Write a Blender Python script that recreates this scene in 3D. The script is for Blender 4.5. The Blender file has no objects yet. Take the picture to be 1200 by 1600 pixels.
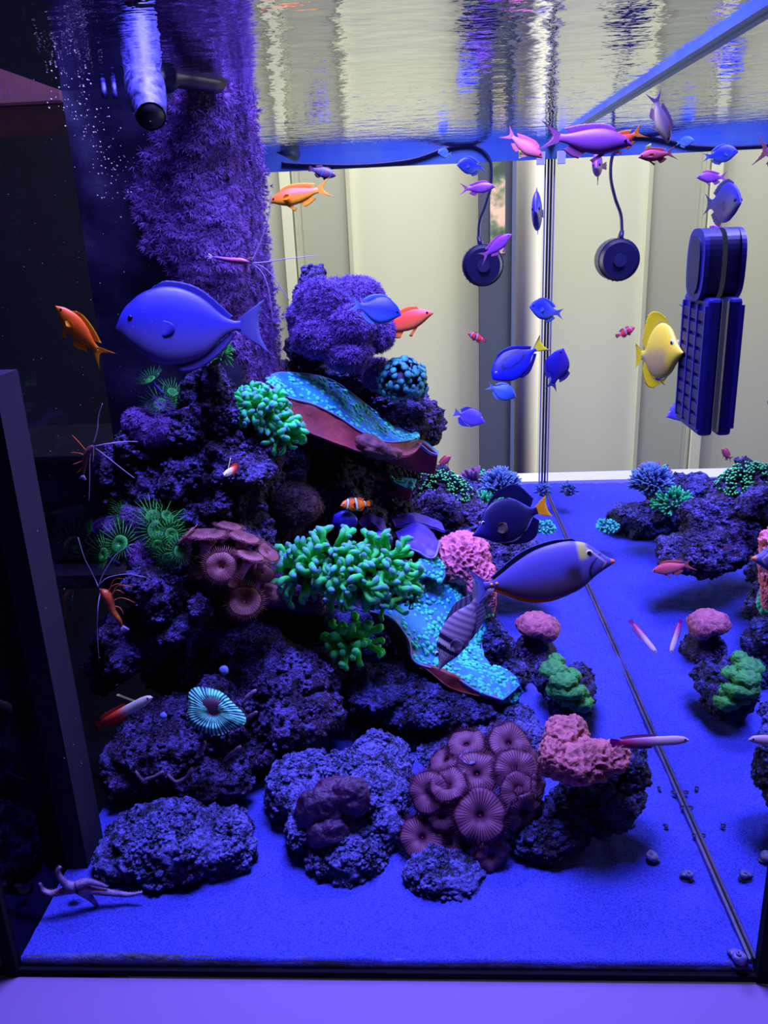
import bpy, math, random
import numpy as np
from mathutils import Vector, Matrix, noise
random.seed(7); RNG = np.random.default_rng(7)
sc = bpy.context.scene
COL = sc.collection

# ------------------------------------------------------------------ camera
F = 1313.6; PITCH, YAW, ROLL = .331, -.0627, -.0435
CAM = Vector((.3545, -.5268, .5765))
_cy, _sy, _cp, _sp = math.cos(YAW), math.sin(YAW), math.cos(PITCH), math.sin(PITCH)
FW = Vector((_sy*_cp, _cy*_cp, -_sp)); _r = Vector((_cy, -_sy, 0)); _u = _r.cross(FW)
RT = _r*math.cos(ROLL) + _u*math.sin(ROLL); UP = RT.cross(FW)
cd = bpy.data.cameras.new('camera'); cam = bpy.data.objects.new('camera', cd); COL.objects.link(cam)
cd.sensor_fit = 'HORIZONTAL'; cd.sensor_width = 36; cd.lens = 36*F/1200; cd.clip_start = .01; cd.clip_end = 50
cam.matrix_world = Matrix(((RT.x, UP.x, -FW.x, CAM.x), (RT.y, UP.y, -FW.y, CAM.y), (RT.z, UP.z, -FW.z, CAM.z), (0, 0, 0, 1)))
sc.camera = cam
W, D, HS = .6, 1.29, .712          # tank width, depth, water level

def at(px, py, Y):
    d = FW + RT*((px-600)/F) + UP*((800-py)/F)
    return CAM + d*((Y-CAM.y)/d.y)
def onz(px, py, z=.008):
    d = FW + RT*((px-600)/F) + UP*((800-py)/F)
    return CAM + d*((z-CAM.z)/d.z)
def mpp(px, py, Y):                # metres per pixel at a point
    return (at(px, py, Y)-CAM).dot(FW)/F

# ------------------------------------------------------------------ light and exposure
sc.view_settings.view_transform = 'Standard'; sc.view_settings.look = 'None'
sc.view_settings.exposure = 0; sc.view_settings.gamma = 1; sc.view_settings.use_curve_mapping = False
cy = sc.cycles
cy.use_denoising = True; cy.max_bounces = 8; cy.diffuse_bounces = 3; cy.glossy_bounces = 6
cy.transparent_max_bounces = 24; cy.caustics_reflective = False; cy.caustics_refractive = False
cy.sample_clamp_indirect = 4
wd = bpy.data.worlds.new('world'); sc.world = wd; wd.use_nodes = True
wd.node_tree.nodes['Background'].inputs[0].default_value = (.10, .12, .3, 1)
wd.node_tree.nodes['Background'].inputs[1].default_value = .12
def area(name, loc, target, size, sizey, power, col, spread=180):
    l = bpy.data.lights.new(name, 'AREA'); l.shape = 'RECTANGLE'; l.size = size; l.size_y = sizey
    l.energy = power; l.color = col; l.spread = math.radians(spread)
    o = bpy.data.objects.new(name, l); COL.objects.link(o); o.location = loc
    o.rotation_euler = (Vector(target)-Vector(loc)).to_track_quat('-Z', 'Y').to_euler()
    return o
BLUE = (.25, .24, 1.0)
area('reef_light', (.30, .24, 1.16), (.30, .30, 0), .44, .34, 23, BLUE, 130)
area('reef_light', (.34, .90, 1.16), (.34, .90, 0), .40, .34, 19, BLUE, 130)
area('room_light', (.4, 1.6, 2.45), (.4, 2.6, .6), 2.2, .5, 46, (.98, .98, .93), 130)
area('wall_fill_light', (2.6, 1.7, .6), (.3, 2.6, .6), 1.6, 1.8, 46, (.98, .98, .93), 140)  # unseen side fill, added to brighten the back wall more evenly
area('shelf_light', (.45, -.55, 1.5), (.35, -.15, 0), .4, .2, .12, (.75, .40, 1.0), 70)

# ------------------------------------------------------------------ helpers
def lin(r, g, b):
    return tuple(((c/255)/12.92 if c/255 <= .04045 else ((c/255+.055)/1.055)**2.4) for c in (r, g, b))
def T(r, g, b):                    # pigment that reads as this colour under the blue reef lamps
    l = lin(r, g, b); return (min(l[0]/.8, .95), min(l[1]/.8, .95), min(l[2]/2.0, .95))
def mix(a, b, t):
    t = max(0, min(1, t)); return tuple(x*(1-t)+y*t for x, y in zip(a, b))
def smooth(e0, e1, x):
    t = max(0, min(1, (x-e0)/(e1-e0))); return t*t*(3-2*t)
def link(o, parent=None, mw=None):
    COL.objects.link(o)
    if parent is not None:
        o.parent = parent
    return o
def mobj(name, verts, faces, mats, parent=None, cols=None, smoothed=True, midx=None):
    me = bpy.data.meshes.new(name)
    if isinstance(verts, np.ndarray): verts = verts.tolist()
    if isinstance(faces, np.ndarray): faces = faces.tolist()
    me.from_pydata(verts, [], faces)
    for m in (mats if isinstance(mats, (list, tuple)) else [mats]): me.materials.append(m)
    n = len(me.polygons)
    me.polygons.foreach_set('use_smooth', [smoothed]*n)
    if midx is not None: me.polygons.foreach_set('material_index', midx)
    if cols is not None:
        a = me.color_attributes.new('Col', 'FLOAT_COLOR', 'POINT')
        c = np.ones((len(verts), 4), dtype=np.float32); c[:, :3] = np.array(cols, dtype=np.float32)[:, :3]
        a.data.foreach_set('color', c.ravel())
    me.update()
    return link(bpy.data.objects.new(name, me), parent)
def tag(o, label=None, cat=None, group=None, kind=None):
    if label: o['label'] = label
    if cat: o['category'] = cat
    if group: o['group'] = group
    if kind: o['kind'] = kind
    return o
def empty(name, loc, label, cat, group=None):
    o = bpy.data.objects.new(name, None); COL.objects.link(o); o.location = loc
    o.empty_display_size = .01
    return tag(o, label, cat, group)
def settle(root):                  # children were built in world space: keep them there under a moved root
    root_inv = Matrix.Translation(-root.location)
    for c in root.children:
        if not c.get('_s'): c.matrix_parent_inverse = root_inv

# ------------------------------------------------------------------ materials
def newmat(name):
    m = bpy.data.materials.new(name); m.use_nodes = True
    nt = m.node_tree; return m, nt, nt.nodes['Principled BSDF'], nt.nodes['Material Output']
def N(nt, t, **kw):
    n = nt.nodes.new(t)
    for k, v in kw.items():
        if k in n.inputs: n.inputs[k].default_value = v
        else: setattr(n, k, v)
    return n
def plain(name, col, rough=.5, metal=0, bump=0, bscale=200, spec=.5, var=0, vscale=30, col2=None, coat=0):
    m, nt, b, o = newmat(name)
    b.inputs['Base Color'].default_value = (*col, 1); b.inputs['Roughness'].default_value = rough
    b.inputs['Metallic'].default_value = metal; b.inputs['Specular IOR Level'].default_value = spec
    b.inputs['Coat Weight'].default_value = coat
    tc = N(nt, 'ShaderNodeTexCoord')
    if col2 is not None:
        n = N(nt, 'ShaderNodeTexNoise', Scale=vscale, Detail=6.0); nt.links.new(tc.outputs['Object'], n.inputs['Vector'])
        r = N(nt, 'ShaderNodeValToRGB'); r.color_ramp.elements[0].position = .38; r.color_ramp.elements[1].position = .62
        r.color_ramp.elements[0].color = (*col, 1); r.color_ramp.elements[1].color = (*col2, 1)
        nt.links.new(n.outputs[0], r.inputs[0]); nt.links.new(r.outputs[0], b.inputs['Base Color'])
    if bump:
        n = N(nt, 'ShaderNodeTexNoise', Scale=bscale, Detail=5.0); nt.links.new(tc.outputs['Object'], n.inputs['Vector'])
        p = N(nt, 'ShaderNodeBump', Strength=bump, Distance=.004); nt.links.new(n.outputs[0], p.inputs['Height'])
        nt.links.new(p.outputs[0], b.inputs['Normal'])
    return m
def vcol(name, rough=.5, spec=.3, bump=0, bscale=300, sheen=0, trans=0, bdist=.002, speck=None, sscale=400):
    m, nt, b, o = newmat(name)
    a = N(nt, 'ShaderNodeAttribute', attribute_name='Col')
    nt.links.new(a.outputs['Color'], b.inputs['Base Color'])
    b.inputs['Roughness'].default_value = rough; b.inputs['Specular IOR Level'].default_value = spec
    tc = N(nt, 'ShaderNodeTexCoord')
    if bump:
        n = N(nt, 'ShaderNodeTexNoise', Scale=bscale, Detail=4.0); nt.links.new(tc.outputs['Object'], n.inputs['Vector'])
        p = N(nt, 'ShaderNodeBump', Strength=bump, Distance=bdist); nt.links.new(n.outputs[0], p.inputs['Height'])
        nt.links.new(p.outputs[0], b.inputs['Normal'])
    if speck:
        n = N(nt, 'ShaderNodeTexNoise', Scale=sscale, Detail=3.0); nt.links.new(tc.outputs['Object'], n.inputs['Vector'])
        r = N(nt, 'ShaderNodeValToRGB'); r.color_ramp.elements[0].position = .55; r.color_ramp.elements[1].position = .66
        r.color_ramp.elements[0].color = (0, 0, 0, 1); r.color_ramp.elements[1].color = (1, 1, 1, 1)
        mx = N(nt, 'ShaderNodeMix', data_type='RGBA')
        nt.links.new(n.outputs[0], r.inputs[0]); nt.links.new(r.outputs[0], mx.inputs[0])
        nt.links.new(a.outputs['Color'], mx.inputs[6]); mx.inputs[7].default_value = (*speck, 1)
        nt.links.new(mx.outputs[2], b.inputs['Base Color'])
    if trans:                      # thin fins let some light through
        tr = N(nt, 'ShaderNodeBsdfTranslucent'); nt.links.new(a.outputs['Color'], tr.inputs['Color'])
        ms = N(nt, 'ShaderNodeMixShader'); ms.inputs[0].default_value = trans
        nt.links.new(b.outputs[0], ms.inputs[1]); nt.links.new(tr.outputs[0], ms.inputs[2]); nt.links.new(ms.outputs[0], o.inputs['Surface'])
    return m
FISH = vcol('fish_skin', .42, .35, .15, 500, bdist=.0006)
FINM = vcol('fish_fin', .5, .25, trans=.35)
POLY = vcol('polyp_flesh', .55, .25, trans=.25)
CORAL = vcol('coral_skin', .6, .25, .5, 420)
EYE = plain('eye_black', (.004, .004, .012), .35, spec=.2)
EYER = plain('eye_ring', T(190, 190, 235), .3)

def rockmat(name, base, mid, dust, dustlim=.52, wide=.12, scale=26, coralline=None):
    m, nt, b, o = newmat(name); L = nt.links.new
    tc = N(nt, 'ShaderNodeTexCoord'); g = N(nt, 'ShaderNodeNewGeometry')
    n1 = N(nt, 'ShaderNodeTexNoise', Scale=scale, Detail=8.0, Roughness=.7); L(tc.outputs['Object'], n1.inputs['Vector'])
    n2 = N(nt, 'ShaderNodeTexNoise', Scale=scale*9, Detail=6.0, Roughness=.75); L(tc.outputs['Object'], n2.inputs['Vector'])
    r1 = N(nt, 'ShaderNodeValToRGB'); r1.color_ramp.elements[0].position = .4; r1.color_ramp.elements[1].position = .66
    r1.color_ramp.elements[0].color = (*base, 1); r1.color_ramp.elements[1].color = (*mid, 1); L(n1.outputs[0], r1.inputs[0])
    # settled sand: where the stone faces up, broken by fine noise
    sp = N(nt, 'ShaderNodeSeparateXYZ'); L(g.outputs['Normal'], sp.inputs[0])
    a1 = N(nt, 'ShaderNodeMath', operation='MULTIPLY_ADD'); L(sp.outputs['Z'], a1.inputs[0]); a1.inputs[1].default_value = .34; L(n2.outputs[0], a1.inputs[2])
    a2 = N(nt, 'ShaderNodeMath', operation='MULTIPLY_ADD'); L(n1.outputs[0], a2.inputs[0]); a2.inputs[1].default_value = .55; L(a1.outputs[0], a2.inputs[2])
    n4 = N(nt, 'ShaderNodeTexNoise', Scale=scale*2.6, Detail=5.0, Roughness=.6); L(tc.outputs['Object'], n4.inputs['Vector'])
    a3 = N(nt, 'ShaderNodeMath', operation='MULTIPLY_ADD'); L(n4.outputs[0], a3.inputs[0]); a3.inputs[1].default_value = .9; L(a2.outputs[0], a3.inputs[2])
    a4 = N(nt, 'ShaderNodeMath', operation='SUBTRACT'); L(a3.outputs[0], a4.inputs[0]); a4.inputs[1].default_value = .45
    mr = N(nt, 'ShaderNodeMapRange'); L(a4.outputs[0], mr.inputs[0]); mr.inputs[1].default_value = dustlim+.35; mr.inputs[2].default_value = dustlim+.35+wide
    mx = N(nt, 'ShaderNodeMix', data_type='RGBA'); L(mr.outputs[0], mx.inputs[0]); L(r1.outputs[0], mx.inputs[6]); mx.inputs[7].default_value = (*dust, 1)
    out = mx.outputs[2]
    if coralline:
        n3 = N(nt, 'ShaderNodeTexNoise', Scale=scale*1.6, Detail=3.0); mp = N(nt, 'ShaderNodeMapping'); mp.inputs['Location'].default_value = (3, 7, 1)
        L(tc.outputs['Object'], mp.inputs[0]); L(mp.outputs[0], n3.inputs['Vector'])
        m3 = N(nt, 'ShaderNodeMapRange'); L(n3.outputs[0], m3.inputs[0]); m3.inputs[1].default_value = .6; m3.inputs[2].default_value = .68
        mx2 = N(nt, 'ShaderNodeMix', data_type='RGBA'); L(m3.outputs[0], mx2.inputs[0]); L(out, mx2.inputs[6]); mx2.inputs[7].default_value = (*coralline, 1); out = mx2.outputs[2]
    n5 = N(nt, 'ShaderNodeTexNoise', Scale=760.0, Detail=2.0); L(tc.outputs['Object'], n5.inputs['Vector'])
    m5 = N(nt, 'ShaderNodeMapRange'); L(n5.outputs[0], m5.inputs[0]); m5.inputs[1].default_value = .60; m5.inputs[2].default_value = .68; m5.inputs[4].default_value = .75
    mx5 = N(nt, 'ShaderNodeMix', data_type='RGBA'); L(m5.outputs[0], mx5.inputs[0]); L(out, mx5.inputs[6]); mx5.inputs[7].default_value = (*dust, 1); out = mx5.outputs[2]
    L(out, b.inputs['Base Color'])
    b.inputs['Roughness'].default_value = .75; b.inputs['Specular IOR Level'].default_value = .3
    vo = N(nt, 'ShaderNodeTexVoronoi', Scale=scale*11); L(tc.outputs['Object'], vo.inputs['Vector'])
    hs = N(nt, 'ShaderNodeMath', operation='MULTIPLY_ADD'); L(vo.outputs['Distance'], hs.inputs[0]); hs.inputs[1].default_value = .55; L(n2.outputs[0], hs.inputs[2])
    bp = N(nt, 'ShaderNodeBump', Strength=1.0, Distance=.009); L(hs.outputs[0], bp.inputs['Height']); L(bp.outputs[0], b.inputs['Normal'])
    L(bp.outputs[0], sp.inputs[0])
    return m
ROCK_DARK = rockmat('rock_dark', T(10, 6, 30), T(38, 20, 62), (.22, .18, .68), .655, coralline=T(56, 28, 82))
ROCK_DUSTY = rockmat('rock_dusty', T(6, 5, 20), T(26, 20, 64), (.19, .20, .74), .56)
ROCK_SANDY = rockmat('rock_sandy', T(4, 4, 16), T(18, 15, 56), (.24, .25, .86), .59, wide=.08)
ROCK_BLACK = rockmat('rock_black', T(4, 5, 20), T(18, 16, 50), (.14, .15, .64), .635)

# ------------------------------------------------------------------ tank shell and room
def box(name, lo, hi, mat, parent=None, bevel=0, rot=None):
    lo = Vector(lo); hi = Vector(hi); c = (lo+hi)/2; s = (hi-lo)/2
    b = min(bevel, min(s)*.9)
    vs = []; fs = []
    if b <= 0:
        vs = [(c.x+s.x*i, c.y+s.y*j, c.z+s.z*k) for i in (-1, 1) for j in (-1, 1) for k in (-1, 1)]
        fs = [(0, 1, 3, 2), (4, 6, 7, 5), (0, 4, 5, 1), (2, 3, 7, 6), (0, 2, 6, 4), (1, 5, 7, 3)]
    else:
        import bmesh
        bm = bmesh.new(); bmesh.ops.create_cube(bm, size=2)
        for v in bm.verts: v.co = Vector((v.co.x*s.x, v.co.y*s.y, v.co.z*s.z))
        bmesh.ops.bevel(bm, geom=bm.edges[:], offset=b, segments=2, profile=.5, affect='EDGES')
        bm.verts.index_update()
        vs = [tuple(v.co+c) for v in bm.verts]; fs = [tuple(v.index for v in f.verts) for f in bm.faces]; bm.free()
    return mobj(name, vs, fs, mat, parent, smoothed=False)

def clearmat(name):
    m, nt, b, o = newmat(name); nt.nodes.remove(b)
    t = N(nt, 'ShaderNodeBsdfTransparent'); nt.links.new(t.outputs[0], o.inputs['Surface']); return m
CLEAR = clearmat('clear_glass')
def boundary(name, rough, col, ripples=False, ior=.752):
    """glass or water surface met from the water side: total internal reflection past the critical angle, clear inside it"""
    m, nt, b, o = newmat(name); nt.nodes.remove(b); L = nt.links.new
    t = N(nt, 'ShaderNodeBsdfTransparent'); g = N(nt, 'ShaderNodeBsdfGlossy', Roughness=rough); g.inputs['Color'].default_value = (*col, 1)
    fr = N(nt, 'ShaderNodeFresnel', IOR=ior); ms = N(nt, 'ShaderNodeMixShader')
    L(fr.outputs[0], ms.inputs[0]); L(t.outputs[0], ms.inputs[1]); L(g.outputs[0], ms.inputs[2]); L(ms.outputs[0], o.inputs['Surface'])
    if ripples:
        tc = N(nt, 'ShaderNodeTexCoord'); mp = N(nt, 'ShaderNodeMapping'); mp.inputs['Scale'].default_value = (1, 1.5, 1)
        L(tc.outputs['Object'], mp.inputs[0])
        n = N(nt, 'ShaderNodeTexNoise', Scale=26.0, Detail=3.0, Roughness=.5); L(mp.outputs[0], n.inputs['Vector'])
        bp = N(nt, 'ShaderNodeBump', Strength=.45, Distance=.0032); L(n.outputs[0], bp.inputs['Height']); L(bp.outputs[0], g.inputs['Normal'])
    return m
MIRROR = boundary('side_glass', .012, (.90, .92, .97))
WATER = boundary('water_surface', .02, (.90, .91, .94), True)
m, nt, b, o = newmat('tinted_glass'); nt.nodes.remove(b)
t = N(nt, 'ShaderNodeBsdfTransparent'); t.inputs[0].default_value = (.42, .42, .50, 1)
g = N(nt, 'ShaderNodeBsdfGlossy', Roughness=.02); g.inputs['Color'].default_value = (.6, .6, .7, 1); ms = N(nt, 'ShaderNodeMixShader'); ms.inputs[0].default_value = .05
nt.links.new(t.outputs[0], ms.inputs[1]); nt.links.new(g.outputs[0], ms.inputs[2]); nt.links.new(ms.outputs[0], o.inputs['Surface'])
TINT = m
def quad(name, pts, mat, kind='structure'):
    return tag(mobj(name, [tuple(p) for p in pts], [(0, 1, 2, 3)], mat, smoothed=False), kind=kind)
ZT = .80
def st(o, label=None): return tag(o, label, kind='structure')
quad('window_1', [(0, 0, -.01), (W, 0, -.01), (W, 0, ZT), (0, 0, ZT)], CLEAR)['label'] = 'clear front glass pane of the aquarium'
quad('window_2', [(W, D, 0), (0, D, 0), (0, D, ZT), (W, D, ZT)], CLEAR)['label'] = 'clear end glass pane of the aquarium'
# normals of the reflecting panes face the water
quad('window_3', [(W, 0, 0), (W, 0, ZT), (W, D, ZT), (W, D, 0)], MIRROR)['label'] = 'side glass pane that mirrors the reef'
quad('window_4', [(0, 0, 0), (0, D, 0), (0, D, ZT), (0, 0, ZT)], TINT)['label'] = 'dark side glass pane of the aquarium'
BLACK = plain('black_silicone', (.004, .004, .009), .8, spec=.1)
RIM = plain('rim_plastic', T(80, 115, 215), .35, col2=T(60, 95, 225), vscale=12)
st(box('trim_1', (-.02, -.004, -.006), (W+.02, .0, .0), BLACK))
st(box('trim_2', (-.012, -.006, -.0055), (-.001, .008, .8), BLACK))
st(box('trim_3', (W+.001, -.006, -.0055), (W+.02, .006, .8), BLACK))
st(box('trim_4', (0, D-.012, HS-.03), (W, D-.002, HS+.03), RIM))
st(box('trim_5', (W-.009, 0, HS-.005), (W-.002, D-.012, HS+.03), RIM))
SEAM = plain('seam_silicone', lin(34, 38, 70), .3)
STEEL = plain('brushed_steel', lin(222, 216, 206), .7)
st(box('trim_6', (W-.005, D-.006, .0), (W-.001, D-.001, HS-.03), SEAM))
st(box('trim_7', (W-.0105, D-.004, .0), (W-.0075, D-.001, HS-.03), plain('seam_light', lin(150, 150, 160), .3)))
BEAD = plain('bead', T(60, 45, 120), .4, col2=T(25, 30, 110), vscale=20)
st(box('trim_8', (W-.004, .002, .0), (W-.0006, D-.01, .0115), BEAD, bevel=.002))

# sand bed
nx, ny = 150, 300
gx, gy = np.meshgrid(np.linspace(.0005, W-.0005, nx), np.linspace(.001, D-.001, ny))
gz = np.array([[.006+.010*noise.noise(Vector((x*5, y*5, 3)))*min(1, y*6)+.0022*noise.noise(Vector((x*30, y*30, 1)))+.0012*noise.noise(Vector((x*90, y*90, 1)))-.0055*smooth(.03, .0, W-x)*smooth(.6, .2, y)*max(0, .3+noise.noise(Vector((0, y*22, 8)))) for x, y in zip(rx, ry)] for rx, ry in zip(gx, gy)])+.002
top = np.stack([gx, gy, gz], -1).reshape(-1, 3)
fs = [(j*nx+i, j*nx+i+1, (j+1)*nx+i+1, (j+1)*nx+i) for j in range(ny-1) for i in range(nx-1)]
nb = len(top); bot = np.stack([gx[0], gy[0]*1, gx[0]*0-.001], -1)
vs = np.vstack([top, bot]); fs += [(nb+i, nb+i+1, i+1, i) for i in range(nx-1)]
m, nt, b, o = newmat('sand'); L = nt.links.new
tc = N(nt, 'ShaderNodeTexCoord')
n1 = N(nt, 'ShaderNodeTexNoise', Scale=620.0, Detail=3.0, Roughness=.8); L(tc.outputs['Object'], n1.inputs['Vector'])
n2 = N(nt, 'ShaderNodeTexNoise', Scale=90.0, Detail=4.0); L(tc.outputs['Object'], n2.inputs['Vector'])
r = N(nt, 'ShaderNodeValToRGB'); r.color_ramp.elements[0].position = .30; r.color_ramp.elements[1].position = .6
r.color_ramp.elements[0].color = (*T(22, 26, 150), 1); r.color_ramp.elements[1].color = (*T(62, 70, 255), 1)
L(n1.outputs[0], r.inputs[0]); L(r.outputs[0], b.inputs['Base Color'])
ad = N(nt, 'ShaderNodeMath', operation='ADD'); L(n1.outputs[0], ad.inputs[0]); L(n2.outputs[0], ad.inputs[1])
bp = N(nt, 'ShaderNodeBump', Strength=.55, Distance=.0018); L(ad.outputs[0], bp.inputs['Height']); L(bp.outputs[0], b.inputs['Normal'])
b.inputs['Roughness'].default_value = .9; b.inputs['Specular IOR Level'].default_value = .1
tag(mobj('sand', vs, fs, m), 'pale sand bed covering the aquarium bottom', 'sand', kind='stuff')
# algae band along the sand against the front glass
ALG = plain('algae', T(60, 60, 100), .8, col2=T(70, 80, 205), vscale=40, bump=.6)
av = []; n = 120
for i in range(n):
    x = .003+(W-.02)*i/(n-1); h = .004+.004*max(0, noise.noise(Vector((x*14, 0, 2)))) + (.004 if x < .2 else 0)*max(0, 1-abs(x-.09)/.11)
    av += [(x, .0006, .0), (x, .0006, h+.001), (x, .004, h+.003)]
af = [(i*3+k, (i+1)*3+k, (i+1)*3+k+1, i*3+k+1) for i in range(n-1) for k in (0, 1)]
tag(mobj('algae', av, af, ALG), 'thin brown green algae film where sand meets the front glass', 'algae', kind='stuff')

# cabinet ledge in front, ledge behind, floor, walls
LEDGE = plain('white_laminate', lin(122, 100, 146), .6, spec=.1)
st(box('trim_9', (-.5, -.5, -.06), (1.2, -.004, -.006), LEDGE, bevel=.003), 'white laminate ledge in front of the aquarium')
st(box('trim_10', (-.5, D+.004, -.02), (1.6, D+.07, .014), plain('white_sill', lin(200, 202, 225), .6)), 'white sill behind the aquarium')
CREAM = plain('cream_paint', lin(222, 222, 200), .7, col2=lin(216, 217, 198), vscale=1.5)
NAVY = plain('navy_wall', lin(9, 10, 34), .9, spec=.1)
ROOM = plain('room_dark', lin(26, 24, 40), .8)
def wx(px, Y=2.6, py=500): return at(px, py, Y).x
YB = 2.6
st(box('wall_back', (-2.5, YB, -1), (3, YB+.1, 2.6), CREAM))
st(box('wall_left', (wx(300)-.1, -2, -1), (wx(300), YB, 2.6), NAVY)); st(box('wall_right', (3, -2, -1), (3.1, YB, 2.6), ROOM))
st(box('wall_front', (-2.6, -2.1, -1), (3.1, -2, 2.6), ROOM)); st(box('ceiling', (-2.6, -2.1, 2.6), (3.1, YB+.1, 2.7), ROOM)); st(box('floor', (-2.6, -2.1, -1.1), (3.1, YB+.1, -1), ROOM))
PALE = plain('pale_trim', lin(238, 238, 214), .5); GREYC = plain('grey_cream', lin(186, 188, 172), .6)
st(box('trim_11', (wx(455), YB-.03, -1), (wx(470), YB, 2.6), PALE)); st(box('trim_12', (wx(473), YB-.02, -1), (wx(476), YB, 2.6), GREYC))
door = box('door_1', (wx(484), YB-.012, -1), (wx(552), YB, 2.6), GREYC); st(door)
st(box('trim_13', (wx(552), YB-.02, -1), (wx(558), YB, 2.6), plain('pale_groove', lin(206, 206, 182), .6)))
win = st(box('window_5', (wx(748), YB-.06, -1), (wx(800), YB, 2.6), plain('dark_frame', lin(78, 84, 112), .5)))
m, nt, b, o = newmat('garden_view'); L = nt.links.new
tc = N(nt, 'ShaderNodeTexCoord'); v = N(nt, 'ShaderNodeTexNoise', Scale=16.0, Detail=3.0); L(tc.outputs['Object'], v.inputs['Vector'])
r = N(nt, 'ShaderNodeValToRGB'); e = r.color_ramp.elements
e[0].position = .38; e[0].color = (*lin(70, 88, 84), 1); e[1].position = .64; e[1].color = (*lin(250, 205, 190), 1)
e2 = r.color_ramp.elements.new(.5); e2.color = (*lin(120, 140, 116), 1)
L(v.outputs[0], r.inputs[0]); L(r.outputs[0], b.inputs['Base Color'])
gp = box('pane', (wx(764), YB-.064, at(780, 395, YB).z), (wx(786), YB-.058, 2.4), m, win); gp['label'] = 'window strip with blurred garden light'
st(box('trim_14', (wx(796), YB-.07, -1), (wx(803), YB, 2.6), plain('frame_edge', lin(96, 104, 150), .4)))
def cyl(name, a, b_, r, mat, parent=None, n=24, r2=None):
    return mobj(name, *tube([a, b_], [r, r if r2 is None else r2], n), mat, parent)
def tube(pts, rad, n=8, cap=True):
    pts = [Vector(p) for p in pts]; vs = []; fs = []
    prev = None
    for i, p in enumerate(pts):
        t = (pts[min(i+1, len(pts)-1)]-pts[max(i-1, 0)]).normalized()
        if prev is None:
            a = t.cross(Vector((0, 0, 1)));  a = t.cross(Vector((1, 0, 0))) if a.length < .1 else a
        else: a = prev - t*prev.dot(t)
        a.normalize(); prev = a; c = t.cross(a)
        r = rad[i] if isinstance(rad, (list, tuple)) else rad
        for k in range(n):
            th = 2*math.pi*k/n; vs.append(tuple(p+(a*math.cos(th)+c*math.sin(th))*r))
    for i in range(len(pts)-1):
        for k in range(n): fs.append((i*n+k, i*n+(k+1) % n, (i+1)*n+(k+1) % n, (i+1)*n+k))
    if cap:
        fs.append(tuple(range(n))[::-1]); fs.append(tuple((len(pts)-1)*n+k for k in range(n)))
    return vs, fs
def crom(pts, n):
    pts = [Vector(p) for p in pts]; P = [2*pts[0]-pts[1]]+pts+[2*pts[-1]-pts[-2]]; out = []
    m_ = len(pts)-1
    for j in range(n):
        u = j/(n-1)*m_; i = min(int(u), m_-1); t = u-i
        a, b_, c, d = P[i:i+4]
        out.append(.5*((2*b_)+(c-a)*t+(2*a-5*b_+4*c-d)*t*t+(3*b_-a-3*c+d)*t**3))
    return out
pole = st(cyl('trim_15', (wx(824, 2.2), 2.2, -1), (wx(824, 2.2), 2.2, 2.6), mpp(824, 500, 2.2)*19, STEEL), 'round brushed steel post behind the aquarium')
# dim things seen through the dark pane
dq = at(65, 980, .1)
st(box('door_2', (dq.x-.10, .1, -.6), (dq.x, .14, at(2, 590, .1).z), plain('grey_door', lin(38, 36, 50), .8, spec=.1)))
wq = at(100, 162, .5)
wood = box('wall_cabinet', (-.62, .5, wq.z), (wq.x, .8, 1.5), plain('warm_wood', lin(215, 140, 110), .6, col2=lin(180, 115, 95), vscale=4), bevel=.004)
tag(wood, 'brown wooden wall cabinet seen dimly through the dark side glass', 'cabinet')
amp = empty('equipment_case', (-.5, .95, .1), 'dark equipment case standing behind the dark side glass', 'case')
box('case_body', (-.62, .85, .02), (-.20, 1.1, .22), plain('case_black', (.01, .01, .02), .4), amp, bevel=.01)
box('shelf_board', (-.8, .8, -.01), (-.12, 1.1, .015), plain('case_shelf', lin(60, 50, 62), .5), amp); settle(amp)

# ------------------------------------------------------------------ organic builders
_ico = {}
def ico(sub):
    if sub not in _ico:
        import bmesh
        bm = bmesh.new(); bmesh.ops.create_icosphere(bm, subdivisions=sub, radius=1); bm.verts.index_update()
        _ico[sub] = ([v.co.copy() for v in bm.verts], [tuple(v.index for v in f.verts) for f in bm.faces]); bm.free()
    return _ico[sub]
def lump(center, rad, rot=(0, 0, 0), seed=0, rough=.35, freq=1.0, sub=5, pits=.25, box_=0, ridge=0):
    """one stone lobe: ellipsoid roughened by several octaves and pits; rad in metres"""
    V, Fs = ico(sub); from_e = Matrix.Identity(3)
    from mathutils import Euler
    M = Euler(rot).to_matrix(); out = []; off = Vector((seed*7.3, seed*3.1, seed*1.7)); rm = (rad[0]*rad[1]*rad[2])**(1/3)
    for v in V:
        d = v.copy()
        if box_:
            k = 1/max(abs(d.x), abs(d.y), abs(d.z)); d = d*(1+(k-1)*box_)
        p = Vector((d.x*rad[0], d.y*rad[1], d.z*rad[2])); q = p*(freq/rm)
        h = noise.noise(q*1.3+off)*.9 + noise.noise(q*3.1+off)*.42 + noise.noise(q*7.3+off)*.2 + noise.noise(q*16+off)*.14 + noise.noise(q*34+off)*.09
        if pits:
            dd = noise.voronoi(q*3.2+off)[0]; h -= pits*max(0, .55-dd[0])*1.6
        if ridge: h += ridge*abs(math.sin((d.z*2.2+noise.noise(q*1.5+off)*.7)*5))
        out.append(M @ (p + v*(h*rough*rm)) + Vector(center))
    return out, Fs
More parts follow.
